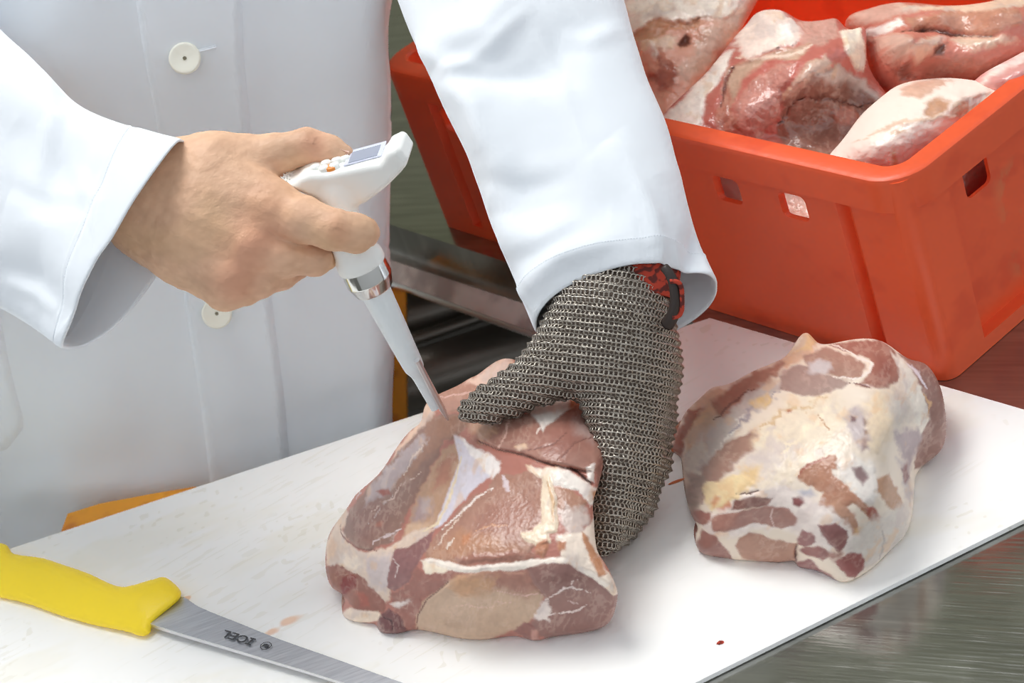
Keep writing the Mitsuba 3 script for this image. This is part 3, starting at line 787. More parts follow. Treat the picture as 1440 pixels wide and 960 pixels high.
M2 = [
    ('A', [(-70.0,26.8),(-56.3,42.9),(-35.6,56.0),(-14.5,58.6),(4.0,58.4),(5.6,49.8),(-21.1,41.5),(-35.8,35.7),(-51.4,24.0),(-68.6,7.7),(-72.3,14.2)], (192, 178, 170), 2, .3, 4),
    ('L', [(-55.5,24.7),(-30.5,40.8),(-2.6,47.7)], (224, 216, 206), 1.4, .4, 3, 1),
    ('L', [(-42.2,35.1),(-19.2,44.1),(2.4,48.4)], (168, 156, 160), 1.6, -.3, 3, 1),
    ('A', [(-63.1,44.5),(-53.0,54.2),(-31.3,62.6),(-25.1,59.2),(-46.5,40.6),(-59.7,25.1),(-66.3,26.2)], (206, 170, 140), 1.5, .6, 3),
    ('A', [(-68.3,26.5),(-54.7,37.6),(-58.4,25.0),(-72.5,5.5),(-73.2,14.2)], (214, 204, 188), 2, .5, 4),
    ('A', [(-37.2,55.5),(-9.4,62.3),(17.2,65.0),(28.2,64.7),(6.7,58.2),(-15.5,53.2),(-38.2,44.7),(-40.9,47.4)], (172, 112, 100), 1.5, .5, 2),
    ('L', [(-43.5,44.4),(-27.9,50.8),(-10.8,54.6)], (128, 84, 80), .9, -1, 1),
    ('A', [(-75.1,33.9),(-67.3,42.5),(-54.9,52.5),(-44.2,53.0),(-53.9,46.9),(-63.1,38.7),(-72.5,24.1)], (166, 82, 64), 1.2, .4, 2),
    ('A', [(16.7,64.8),(33.8,72.7),(40.5,67.3),(25.2,60.8),(13.3,58.9)], (214, 170, 140), 1.5, .6, 3),
    ('A', [(26.0,68.4),(38.9,78.1),(42.7,68.4),(33.2,65.7)], (226, 184, 132), 1, .6, 2),
    # long muscle on the left
    ('A', [(-74.2,3.9),(-65.3,15.6),(-54.0,26.0),(-39.8,32.2),(-25.7,33.4),(-13.1,28.7),(-19.4,24.1),(-32.6,22.4),(-45.4,18.1),(-56.7,11.6),(-67.0,3.8),(-74.8,-1.5)], (170, 118, 108), .9, -.5, 1.6),
    ('A', [(-27.0,32.9),(-12.9,28.9),(-19.3,24.3),(-28.6,26.4)], (158, 88, 78), 3, 0, 2),
    ('A', [(-72.3,16.1),(-64.7,14.0),(-66.9,6.9),(-74.4,-0.7),(-82.2,-10.5),(-81.4,-0.6)], (166, 128, 120), 1.5, .2, 2),
    # cream fascia
    ('A', [(-25.5,35.1),(3.1,43.7),(30.7,39.0),(22.5,19.4),(6.7,7.1),(-17.0,4.0),(-36.4,-1.0),(-48.0,2.3),(-51.5,11.6),(-32.3,21.5)], (230, 212, 186), 4, .3, 5),
    ('A', [(-36.3,20.9),(-18.3,22.5),(-16.1,14.8),(-30.9,7.0),(-51.4,4.2),(-50.2,13.9)], (216, 200, 190), 5, 0, 5),
    ('L', [(-21.9,33.9),(-1.0,38.3),(24.4,36.7)], (214, 182, 138), 2.2, .3, 4, 1),
    ('L', [(-19.7,15.9),(3.7,25.8),(17.1,32.5)], (238, 220, 190), 2.4, .4, 4, 1),
    ('L', [(12.2,31.9),(12.9,26.3),(12.4,21.1)], (190, 128, 90), 1., .2, 2, 1),
    ('A', [(-19.5,47.7),(-12.0,49.4),(-5.0,49.1),(-6.0,45.7),(-14.3,42.2),(-19.2,44.1)], (222, 186, 128), 1, 1.6, 1.2),
    ('A', [(-2.8,38.4),(-0.3,38.1),(-1.2,36.3),(-3.7,36.6)], (188, 104, 72), .8, .3, .5),
    # upper muscles
    ('A', [(45.8,64.2),(62.0,62.5),(77.2,57.3),(81.7,47.5),(75.9,36.1),(69.0,31.2),(58.2,30.7),(47.6,35.8),(41.8,39.2),(53.1,42.1),(60.4,49.0),(52.8,54.7),(48.3,60.2)], (164, 100, 90), .9, .8, 1.4),
    ('A', [(65.9,49.7),(72.8,42.2),(63.5,34.3),(56.0,39.1)], (150, 84, 78), 4, 0, 3),
    ('A', [(26.9,64.1),(42.6,64.3),(51.4,53.1),(55.1,47.0),(47.9,42.2),(38.7,44.0),(29.2,50.7),(23.4,56.4)], (172, 122, 112), 1, .6, 2),
    ('A', [(7.5,57.9),(21.5,59.2),(29.6,50.0),(40.2,42.2),(28.0,40.6),(17.5,39.6),(7.6,44.1),(2.2,50.4)], (168, 130, 128), 1, .5, 2),
    ('A', [(24.1,57.2),(32.4,59.2),(36.9,53.8),(32.7,49.4),(23.0,53.0)], (196, 186, 186), 2, .3, 3),
    ('L', [(47.8,63.3),(51.9,57.8),(53.9,51.4),(59.7,47.1),(53.6,42.9),(45.1,42.2),(33.0,47.6)], (232, 218, 208), 1.3, .5, 1.5),
    ('L', [(39.8,41.9),(45.8,37.7),(49.4,34.2)], (128, 70, 66), .9, -1, 1),
    # bluish spots
    ('A', [(22.8,25.6),(31.2,27.1),(42.2,23.1),(36.4,9.9),(29.0,0.7),(23.1,6.8),(21.9,17.0)], (186, 170, 170), 3, 0, 4),
    ('A', [(28.3,24.1),(30.7,22.7),(29.0,20.2),(26.7,21.5)], (112, 66, 78), 1, -.3, .6),
    ('A', [(34.3,20.2),(39.8,17.6),(36.9,14.6),(32.7,16.6)], (112, 62, 72), 1.4, -.3, 1),
    ('A', [(31.4,14.4),(35.0,13.0),(33.3,10.7),(30.3,11.6)], (124, 68, 74), 1, -.3, .6),
    ('A', [(28.1,9.3),(32.0,6.9),(28.4,3.8),(24.3,3.5)], (150, 104, 110), 2, 0, 1),
    # right flank
    ('A', [(82.6,45.3),(93.1,37.7),(99.2,30.9),(101.2,17.2),(99.1,2.2),(95.2,-11.1),(85.6,-24.1),(72.4,-29.2),(59.9,-27.1),(66.5,-8.4),(77.8,0.5),(83.0,13.0),(84.4,28.0)], (152, 98, 92), 1, -.3, 1.6),
    ('L', [(82.8,40.4),(87.1,29.7),(88.0,17.8)], (220, 208, 216), 1.6, .3, 1.5),
    ('A', [(78.5,47.8),(84.5,41.5),(84.4,25.9),(84.2,12.4),(78.3,0.3),(68.8,-5.5),(67.5,10.8),(71.1,30.4)], (230, 222, 208), 2, .5, 3),
    ('L', [(83.8,17.4),(85.8,10.0),(80.5,5.3)], (208, 150, 110), 1.5, .3, 1.5),
    ('A', [(47.9,7.0),(65.6,1.0),(71.3,-5.6),(63.2,-17.2),(54.4,-27.0),(49.9,-7.5)], (170, 150, 154), 3, 0, 3),
    ('A', [(45.8,-11.4),(53.9,-18.6),(53.0,-37.3),(43.6,-46.6),(43.1,-31.6)], (188, 174, 172), 3, 0, 3),
    ('A', [(45.9,-18.3),(53.9,-18.6),(53.6,-28.6),(46.3,-28.5)], (142, 88, 96), 1.5, 0, 1.5),
    ('A', [(45.3,32.8),(64.7,27.3),(66.4,11.3),(47.2,10.2),(33.4,-2.9),(27.4,-0.4)], (226, 202, 168), 5, .3, 5),
    ('A', [(59.5,27.3),(68.9,21.8),(67.6,5.9),(52.9,6.8),(53.5,16.9)], (206, 196, 186), 5, 0, 4),
    # brown muscle in the middle
    ('A', [(5.1,4.1),(18.2,3.0),(28.1,-9.8),(24.2,-21.9),(17.1,-29.1),(10.5,-26.4),(5.3,-14.7)], (224, 216, 208), 3, .8, 3),
    ('A', [(14.3,-3.5),(19.4,-4.6),(20.6,-12.3),(16.5,-14.3),(14.1,-9.8)], (142, 104, 110), 1.4, -.3, 1.4),
    ('A', [(-17.4,2.8),(-7.3,7.6),(4.5,7.9),(9.8,6.1),(3.1,-2.3),(6.9,-13.4),(14.3,-29.0),(16.4,-35.6),(10.5,-32.2),(6.2,-23.0),(2.7,-23.6),(4.7,-32.8),(5.1,-41.6),(0.6,-40.8),(-2.9,-30.8),(-8.0,-23.6),(-11.6,-16.2),(-7.9,-11.1),(-13.5,-4.8)], (182, 112, 86), .8, .6, 1.8),
    ('A', [(-11.0,-16.5),(-0.4,-18.1),(4.2,-28.9),(3.5,-40.1),(-1.3,-34.2),(-6.8,-24.9)], (192, 128, 104), 2, 0, 2),
    ('L', [(-16.6,2.4),(-7.7,6.8),(4.0,7.1)], (172, 84, 62), 1.2, .2, 1),
    ('A', [(2.2,-38.4),(6.9,-38.5),(6.4,-44.1),(1.5,-44.1)], (224, 160, 92), 1.5, .3, 1),
    ('A', [(11.5,-28.8),(17.1,-29.1),(20.8,-38.7),(18.1,-41.5),(12.5,-35.8)], (168, 72, 56), .8, .8, 1),
    ('A', [(25.3,-15.0),(35.1,-16.7),(37.8,-25.7),(40.0,-40.7),(34.1,-42.5),(25.8,-32.2),(22.8,-22.1)], (190, 130, 100), 1, .5, 1.6),
    # lumps of yellow fat
    ('A', [(-69.2,7.8),(-65.6,10.8),(-61.3,9.8),(-46.7,13.2),(-43.5,6.4),(-54.9,-0.1),(-64.2,-3.9),(-70.9,-5.6),(-72.3,-0.9)], (234, 206, 152), .8, 2., 2.4),
    ('A', [(-69.3,-0.9),(-64.7,2.9),(-64.1,1.2),(-69.4,-4.2)], (216, 132, 84), 1.2, .3, 1),
    ('A', [(-67.7,-5.1),(-60.1,-0.9),(-59.3,-4.8),(-66.6,-7.8)], (212, 116, 84), 1.5, .3, 2),
    ('A', [(-45.8,14.7),(-35.0,11.9),(-43.7,2.1),(-49.4,3.0)], (226, 190, 132), 3, .6, 4),
    # near face: white seams, then muscles
    ('A', [(-44.1,1.4),(-27.3,0.6),(-8.7,-17.2),(1.9,-42.4),(24.2,-47.6),(24.6,-60.1),(-1.4,-58.0),(-18.5,-46.8),(-29.2,-30.7),(-41.3,-24.8),(-61.1,-23.5),(-77.6,-21.2),(-80.6,-14.3),(-71.6,-7.2)], (230, 216, 208), 2, .2, 3),
    ('A', [(9.6,-35.6),(41.2,-38.3),(40.3,-56.0),(21.6,-66.4),(0.4,-65.7),(-4.3,-51.8)], (212, 202, 192), 4, .2, 4),
    ('L', [(19.2,-46.0),(18.4,-56.9),(12.7,-64.8)], (186, 174, 166), 2.5, 0, 3, 1),
    ('A', [(-60.5,-6.2),(-56.1,-0.9),(-44.8,-1.7),(-35.0,-6.6),(-40.3,-9.5),(-52.8,-7.8)], (138, 84, 80), .8, -.6, 1),
    ('L', [(-53.9,2.2),(-46.2,0.6),(-41.0,0.5)], (104, 56, 54), .8, -1.4, .8),
    ('A', [(-73.6,-11.2),(-68.7,-7.4),(-56.4,-8.2),(-39.5,-9.5),(-29.2,-14.6),(-26.9,-22.0),(-29.0,-26.0),(-37.7,-26.7),(-44.4,-21.0),(-56.1,-19.1),(-68.5,-19.0),(-74.8,-18.0)], (166, 106, 100), .8, .6, 1.2),
    ('L', [(-37.6,-12.0),(-40.8,-17.0),(-40.3,-24.0)], (206, 172, 164), .7, .2, 1),
    ('A', [(-84.4,-8.7),(-77.6,-4.4),(-71.3,-6.4),(-73.6,-11.2),(-79.1,-14.3),(-82.6,-11.3)], (164, 96, 90), 1, .4, 2.5),
    ('A', [(-65.7,-30.1),(-61.7,-25.2),(-55.7,-23.6),(-46.0,-28.8),(-37.6,-34.8),(-30.3,-38.9),(-34.2,-51.3),(-43.3,-50.2),(-55.8,-44.5),(-64.6,-40.5)], (182, 122, 106), .8, 1, 1.2),
    ('A', [(-86.7,-23.7),(-80.2,-16.7),(-74.8,-20.6),(-71.6,-29.5),(-69.3,-39.0),(-79.7,-35.2),(-87.8,-30.1)], (156, 96, 92), .8, .8, 1.4),
    ('A', [(-30.3,-34.7),(-26.0,-29.9),(-21.6,-32.6),(-21.2,-39.4),(-26.5,-41.5),(-30.5,-39.8)], (152, 84, 88), .7, .6, .8),
    ('A', [(-17.9,-27.8),(-13.7,-30.0),(-7.2,-31.2),(-2.4,-37.8),(-4.4,-45.7),(-10.2,-49.5),(-15.6,-41.7),(-16.9,-34.6)], (146, 80, 82), .7, .5, 1.2),
    ('A', [(-30.3,-42.9),(-25.8,-41.1),(-20.5,-42.4),(-15.9,-49.5),(-21.2,-52.3),(-27.9,-47.1)], (150, 78, 78), .8, .5, 1.2),
    ('A', [(-34.5,-51.2),(-28.0,-49.9),(-21.5,-59.8),(-15.0,-70.2),(-24.3,-65.0),(-33.5,-56.7)], (150, 84, 88), .8, .7, 1.2),
    ('A', [(-16.1,-53.5),(-6.8,-51.2),(2.4,-55.5),(2.6,-64.5),(-7.0,-69.0),(-12.1,-63.6)], (156, 74, 74), .8, .6, 2),
    ('A', [(-18.5,-46.8),(-8.4,-49.6),(-11.8,-52.8),(-16.6,-52.4)], (172, 106, 100), 1.5, .3, 1.5),
    ('L', [(-34.3,-52.2),(-32.9,-44.5),(-30.8,-38.7)], (110, 60, 58), .8, -2.2, .5),
    ('A', [(-25.0,-9.5),(-20.1,-10.1),(-19.2,-13.8),(-23.1,-15.6),(-26.0,-12.7)], (142, 66, 70), 1, .5, .8),
    ('A', [(-20.4,-6.3),(-12.9,-7.1),(-12.1,-11.7),(-19.3,-10.3)], (182, 180, 190), 2, 0, 1.5),
]
meat('meat_block_001', 'm2', 'meat', 'lean flat pork cut with cream fat lying alone on the board beside the crate', None,
     outline=[(.0432,-.1522,.055),(.0467,-.1673,.055),(.0534,-.1806,.058),(.0676,-.1886,.06),(.0815,-.2,.06),(.0882,-.2112,.056),(.0948,-.2198,.05),(.1029,-.2216,.044),(.1057,-.2337,.036),(.1032,-.2475,.028),(.0977,-.2603,.018),(.0905,-.2684,.01),(.0817,-.2685,.004),(.0711,-.2717,.002),(.0622,-.2879,.004),(.0563,-.3034,.005),(.0467,-.3225,.004),(.0377,-.3318,.002),(.0269,-.3367,0),(.0146,-.3448,0),(.0037,-.3489,0),(-.0068,-.3494,0),(-.0141,-.3386,0),(-.0219,-.3258,0),(-.0282,-.3186,0),(-.0293,-.3177,.004),(-.0359,-.3089,0),(-.0487,-.3,0),(-.0638,-.2881,0),(-.0715,-.2807,0),(-.0808,-.2717,.002),(-.0806,-.2639,.006),(-.0767,-.2573,.008),(-.0762,-.2385,.006),(-.0747,-.2172,.004),(-.0723,-.2024,.002),(-.0679,-.1808,.001),(-.0663,-.1617,.002),(-.0688,-.148,.003),(-.0596,-.1407,.01),(-.0502,-.1338,.016),(-.0374,-.1324,.022),(-.0264,-.1315,.026),(-.0161,-.1404,.03),(.0025,-.1455,.036),(.0224,-.1561,.044),(.0314,-.1575,.05)],
     ctrl=[(.0055,-.2832,.074),(.0414,-.279,.078),(.0637,-.2549,.076),(.0472,-.2298,.074),(.0239,-.2187,.066),(-.029,-.276,.062),(-.0417,-.1908,.036),(-.0225,-.2105,.052),(-.0543,-.2345,.034),(-.0517,-.2915,.048),(-.0232,-.3166,.058),(-.0042,-.3322,.06),(.0283,-.3351,.064),(.0297,-.3484,.05),(-.0122,-.3445,.044),(-.0443,-.3043,.036),(-.05,-.3056,.016),(-.0171,-.3427,.022),(.0037,-.3535,.026),(.0526,-.3099,.07),(.0806,-.2684,.054),(.0839,-.2732,.044),(.0843,-.2756,.028),(-.0694,-.2794,.024),(-.0721,-.2859,.012),(.0539,-.3107,.036),(.0338,-.341,.026),(-.0567,-.1685,.016),(-.0359,-.3162,.016),(-.027,-.3212,.012)],
     edge=.009, thick=.045, step=.0009, floor=0., ripple=2.0, marks=M2, base=(228, 212, 194), fibre=.5, seed=2)
# ------------------------------------------------------------------ meat in the crate
G = 'raw meat cuts heaped in the red crate'
RED, PINK = (176, 92, 82), (208, 140, 124)
meat('crated_meat', 'c1', 'crate_meat', 'cream and red meat cut in the crate, partly behind the white sleeve', None,
     outline=[(.0351,.3656,.143),(.0693,.3243,.158),(.1231,.2833,.158),(.155,.2388,.148),(.1368,.201,.143),(.1095,.1667,.138),(.083,.1417,.133),(.0627,.1272,.128),(.0363,.1,.123),(.0166,.0978,.118),(.0096,.1789,.118),(.0139,.2643,.128)],
     ctrl=[(.04,.1989,.163),(.0659,.1756,.168),(.091,.1624,.163),(.0608,.1464,.156),(.0312,.1329,.148),(.0293,.1647,.155),(.0885,.1418,.153),(.0345,.1128,.136),(.0507,.1187,.146)],
     edge=.02, thick=.08, step=.0016, ripple=10., fibre=.8, seed=5, base=(216, 156, 132), grain=.16, marks=[
         ('A', [(-27.9,63.5),(16.5,41.7),(54.2,3.9),(28.4,-8.9),(-2.2,4.3),(-20.2,4.3),(-36.5,6.5),(-44.4,13.5)], (244, 230, 214), 3, 2, 4),
         ('A', [(-44.5,8.2),(-20.9,15.2),(-2.2,4.3),(13.6,-0.9),(7.8,-6.7),(-13.3,-0.4),(-29.5,-3.0),(-39.3,0.3)], (206, 130, 96), 2, -3, 3),
         ('A', [(-15.0,-13.2),(-4.1,-8.1),(-1.0,-12.2),(-4.4,-17.2),(-13.1,-17.9)], (120, 54, 40), 1.5, -5, 1.5),
         ('A', [(-41.8,1.0),(-23.4,-3.0),(-9.4,-5.9),(-18.1,-17.6),(-33.3,-12.1),(-43.8,-10.8)], (232, 196, 170), 2, 2, 3),
         ('A', [(-34.4,-1.7),(-29.6,-5.8),(-30.5,-19.1),(-37.1,-18.4)], (240, 224, 206), 1.5, 2, 2),
         ('A', [(-45.0,-30.4),(-30.1,-15.1),(-23.9,-28.3),(-31.0,-43.0),(-40.9,-45.6)], (172, 86, 68), 3, 0, 4),
         ('A', [(9.6,-9.0),(51.6,-2.0),(39.1,-17.2),(6.1,-32.4),(-24.4,-46.8),(-25.3,-34.3),(-5.0,-22.5)], (214, 158, 140), 4, 0, 4)])
meat('crated_meat_001', 'c2', 'crate_meat', 'large red and white meat cut in the middle of the crate, standing up highest', None,
     outline=[(.0116,.0493,.143),(.0507,.0838,.148),(.0776,.1026,.153),(.0983,.1192,.158),(.1089,.1209,.163),(.1175,.1216,.168),(.1278,.1206,.168),(.1373,.1041,.168),(.1445,.0827,.166),(.1607,.0706,.166),(.1658,.0637,.166),(.169,.0465,.163),(.1777,.0437,.163),(.174,.0268,.158),(.1671,.007,.148),(.1705,-.0018,.133),(.1694,-.0142,.128),(.1539,-.0237,.123),(.1379,-.0299,.118),(.1152,-.0537,.118),(.0948,-.0533,.118),(.0744,-.0357,.123),(.0519,-.0044,.128),(.0255,.0109,.138)],
     ctrl=[(.0499,.0184,.158),(.0743,.0184,.166),(.1066,.0397,.18),(.123,.0009,.183),(.0728,-.0169,.158),(.0925,-.013,.166),(.1113,-.032,.178),(.1318,-.0223,.183),(.1497,-.0135,.178),(.1184,-.0186,.146),(.1314,-.0215,.136),(.1487,-.0057,.14),(.0972,-.0233,.133),(.115,-.0306,.126),(.0784,-.0172,.138)],
     edge=.014, thick=.07, step=.0014, ripple=8., fibre=1.0, seed=6, base=(188, 104, 92), grain=.18, marks=[
         ('A', [(-111.1,1.4),(-69.0,23.0),(-41.3,37.3),(-32.8,37.2),(-47.1,21.8),(-70.7,6.0),(-87.9,-17.4),(-106.2,-11.1)], (244, 234, 224), 1.5, 3, 2),
         ('A', [(-28.6,44.7),(-1.5,62.5),(13.3,58.7),(17.2,38.6),(15.3,21.4),(-9.6,18.0),(-22.7,21.2),(-34.9,25.8)], (238, 214, 202), 2.5, 3, 4),
         ('A', [(1.8,39.9),(9.6,37.5),(2.7,26.2),(-5.1,26.5)], (244, 236, 230), 1.5, 2, 2),
         ('A', [(17.2,38.6),(43.5,32.4),(33.2,13.1),(13.1,10.5),(6.5,17.3)], (212, 140, 132), 2, 0, 3),
         ('A', [(-58.8,6.6),(-44.7,23.0),(-32.0,21.7),(-14.6,18.0),(10.9,15.4),(-6.4,5.6),(-21.7,14.3),(-37.8,11.7),(-55.3,-2.6),(-61.6,-12.0)], (202, 150, 132), 2, -3, 2),
         ('A', [(-64.6,-22.0),(-53.6,-3.6),(-35.7,6.2),(-19.6,8.4),(-7.5,3.7),(-20.7,-8.4),(-29.9,-25.3),(-49.8,-36.8)], (206, 122, 114), 2, 2, 2),
         ('A', [(-73.4,-12.4),(-61.6,1.0),(-52.0,9.4),(-59.9,-12.7),(-60.0,-26.8),(-73.6,-21.5)], (192, 104, 88), 2, 0, 3),
         ('L', [(-37.9,28.7),(-28.0,20.4),(-12.6,12.4),(9.2,12.8)], (232, 200, 180), 2, 2, 2),
         ('L', [(-64.4,-4.3),(-49.7,15.4),(-39.8,22.6)], (132, 56, 48), 2, -3, 1),
         ('A', [(-35.8,-38.6),(-28.8,-25.6),(-18.7,-11.7),(-0.8,-2.6),(19.9,-10.8),(39.8,-27.8),(45.7,-44.1),(13.9,-61.1),(-6.6,-72.4),(-30.3,-58.6)], (150, 88, 76), 2, 0, 3),
         ('A', [(-25.2,-16.8),(-6.1,-1.2),(12.6,1.9),(14.2,-7.7),(-3.4,-8.3),(-15.3,-16.3)], (206, 164, 142), 2, 2, 3),
         ('A', [(-2.6,-6.5),(19.9,-10.8),(38.2,-22.3),(44.9,-40.4),(36.5,-38.0),(24.0,-21.7),(6.0,-18.4)], (188, 168, 160), 3, 2, 4),
         ('A', [(36.6,17.2),(56.0,18.3),(48.3,-2.5),(40.3,-17.8),(32.0,-13.2),(27.4,0.6)], (240, 226, 204), 1.5, 4, 2),
         ('L', [(-30.8,-29.0),(-13.9,-19.4),(4.9,-25.4),(24.8,-36.8),(35.7,-43.7)], (120, 60, 52), 1.6, -3, 4),
         ('A', [(10.1,-37.7),(23.7,-38.8),(23.8,-47.3),(11.9,-51.8),(8.1,-45.6)], (184, 92, 70), 2, 1, 4)])
meat('crated_meat_002', 'c3', 'crate_meat', 'pale fat covered meat cut in the near corner of the crate', None,
     outline=[(.1014,-.074,.128),(.1203,-.0645,.138),(.1415,-.0482,.143),(.1604,-.0392,.146),(.1773,-.0355,.148),(.201,-.0474,.148),(.2124,-.0598,.148),(.2277,-.0807,.146),(.2353,-.0906,.138),(.2082,-.1073,.128),(.1774,-.1139,.118),(.1509,-.1189,.113),(.1289,-.1071,.113),(.1099,-.0889,.118)],
     ctrl=[(.1256,-.1171,.158),(.1512,-.1083,.166),(.1738,-.1168,.166),(.195,-.1124,.161),(.1396,-.1332,.154),(.1587,-.1361,.153),(.125,-.125,.145),(.1895,-.1204,.15),(.1807,-.0651,.158)],
     edge=.014, thick=.06, step=.0014, ripple=8., seed=7, base=(246, 228, 214), grain=.1, marks=[
         ('A', [(4.7,31.6),(21.6,28.8),(36.8,21.6),(26.3,18.2),(2.8,17.4),(-3.4,23.1)], (220, 162, 144), 2, 1, 3),
         ('A', [(-2.5,5.1),(6.7,12.7),(15.4,12.7),(20.2,7.0),(12.4,-0.2),(1.3,0.4)], (208, 138, 106), 2, -2, 2),
         ('A', [(13.6,-3.5),(20.2,3.7),(39.2,5.3),(51.9,3.0),(40.6,-3.8),(21.7,-6.9)], (208, 160, 138), 2, -1, 2),
         ('A', [(29.9,4.6),(47.8,3.5),(47.6,-0.8),(33.8,-0.6)], (196, 180, 172), 2, 0, 2),
         ('A', [(-28.3,1.8),(-19.4,0.8),(-18.5,-3.0),(-27.0,-1.3)], (214, 160, 128), 1.5, 1, 2),
         ('A', [(-32.6,-11.8),(-29.0,-8.3),(-30.5,-24.5),(-34.7,-22.8)], (220, 160, 120), 1.5, 0, 2),
         ('A', [(-28.8,-5.7),(-8.0,-8.7),(6.6,-18.0),(-12.6,-30.9),(-29.7,-24.8)], (226, 186, 174), 5, 0, 4),
         ('L', [(-47.3,4.8),(-21.8,4.5),(6.5,-0.5),(19.5,-5.5)], (232, 196, 168), 2, 1.5, 2)])
meat('crated_meat_003', 'c4', 'crate_meat', 'long pink meat cut lying along the back of the crate', None,
     outline=[(.1786,.0874,.153),(.1908,.0807,.158),(.2112,.0619,.163),(.2379,.0273,.163),(.2688,.007,.163),(.3004,.0055,.158),(.3106,-.0429,.148),(.2802,-.059,.138),(.2536,-.043,.133),(.2306,-.0367,.128),(.2017,-.018,.126),(.1837,-.005,.123),(.1723,.0197,.128),(.1782,.0576,.138)],
     ctrl=[(.1995,.0227,.173),(.221,-.0106,.176),(.2542,-.0364,.176),(.2112,-.0015,.166),(.2356,-.0219,.163),(.1795,-.0135,.166),(.2016,-.0434,.168),(.2298,-.049,.16),(.1889,-.0215,.148),(.2097,-.0398,.15),(.2541,-.0542,.158),(.1869,.0251,.163)],
     edge=.012, thick=.06, step=.0016, ripple=6., fibre=.1, seed=8, base=(198, 118, 100), grain=.16, marks=[
         ('A', [(-48.6,46.2),(-30.7,46.8),(-15.8,38.7),(-19.3,29.2),(-38.1,30.6),(-48.8,35.9)], (216, 150, 140), 2, 1, 3),
         ('A', [(-22.4,38.8),(5.9,23.3),(58.3,10.4),(52.6,-1.4),(26.6,5.1),(-0.0,18.5),(-22.9,32.3)], (230, 190, 160), 2, 1, 3),
         ('A', [(-47.6,31.0),(-39.6,27.6),(-28.4,27.5),(-30.1,20.7),(-41.7,19.8),(-47.8,26.0)], (244, 234, 226), 1.5, 3, 2),
         ('A', [(-25.2,25.8),(4.3,15.9),(40.1,-0.4),(40.1,-10.2),(18.8,-11.3),(-6.9,5.3),(-29.8,15.6)], (204, 124, 100), 2, 1, 3),
         ('L', [(-36.3,15.2),(-14.6,9.8),(-4.4,0.6),(18.3,-12.1)], (110, 48, 40), 2.4, -6, 1),
         ('A', [(-48.7,25.6),(-38.6,12.7),(-40.3,3.4),(-42.9,-3.8),(-50.6,-2.7),(-50.7,10.1)], (222, 164, 152), 3, 2, 4),
         ('A', [(-42.5,1.5),(-26.8,5.0),(-9.4,1.3),(-22.6,-4.6),(-35.9,-10.5)], (230, 180, 154), 2, 3, 3),
         ('A', [(-27.0,-9.0),(-20.2,-2.8),(-11.7,-4.0),(-19.2,-10.8)], (136, 76, 64), 2, -4, 2),
         ('A', [(-49.4,-6.2),(-41.5,-7.5),(-38.5,-18.9),(-47.7,-16.2)], (142, 58, 46), 3, -4, 3),
         ('A', [(-31.4,-12.3),(-3.6,-17.1),(13.7,-30.8),(-1.3,-35.1),(-32.1,-22.1)], (196, 100, 82), 4, 0, 4),
         ('A', [(-7.2,-0.7),(18.3,-12.1),(30.2,-22.3),(10.3,-20.5),(-5.7,-10.3)], (226, 176, 156), 3, 1, 4)])
meat('crated_meat_004', 'c5', 'crate_meat', 'small marbled meat cut against the right rim of the crate', None,
     outline=[(.2167,-.0762,.148),(.2329,-.0712,.153),(.2579,-.07,.156),(.2912,-.065,.153),(.2873,-.08,.138),(.2506,-.0894,.133),(.2269,-.0918,.138)],
     ctrl=[(.2282,-.1072,.162),(.244,-.1075,.164),(.2687,-.0963,.16)], edge=.012, thick=.05, step=.0016, ripple=4., seed=9, base=(214, 150, 142), grain=.2, marks=[
         ('A', [(-34.0,2.9),(-19.4,9.2),(4.4,12.1),(-1.9,6.5),(-25.9,2.4),(-32.9,-1.0)], (240, 222, 212), 2, 2, 3)])
meat('crated_meat_005', 'c6', 'crate_meat', 'pale meat showing through the handle holes of the crate front', None,
     outline=[(.0336,.0587,.0905),(.0612,.0351,.0996),(.1028,-.033,.102),(.1294,-.0779,.0944),(.122,-.0976,.0805),(.0927,-.0943,.0762),(.0567,-.036,.0768),(.0275,.0318,.0741)],
     ctrl=[(.0502,-.0024,.0989),(.0849,-.0592,.0967),(.1045,-.0889,.0954)], edge=.02, thick=.06, step=.003, ripple=6., seed=10, base=(236, 208, 190), grain=.2, marks=[
         ('A', [(-25.4,21.5),(-17.9,17.9),(-22.6,7.1),(-28.3,9.9)], (190, 110, 92), 2, 0, 3)])

meat('crated_meat_006', 'c7', 'crate_meat', 'dark red meat showing through the handle hole at the crate end', None,
     outline=[(.1817,-.0978,.1098),(.228,-.0658,.1053),(.2766,-.0412,.1077),(.2677,-.0628,.0805),(.2115,-.0958,.0836),(.1758,-.1156,.0893)], ctrl=[(.1997,-.1095,.1038),(.234,-.0898,.1037)],
     edge=.015, thick=.04, step=.003, ripple=5., seed=12, base=(150, 84, 70), grain=.2)

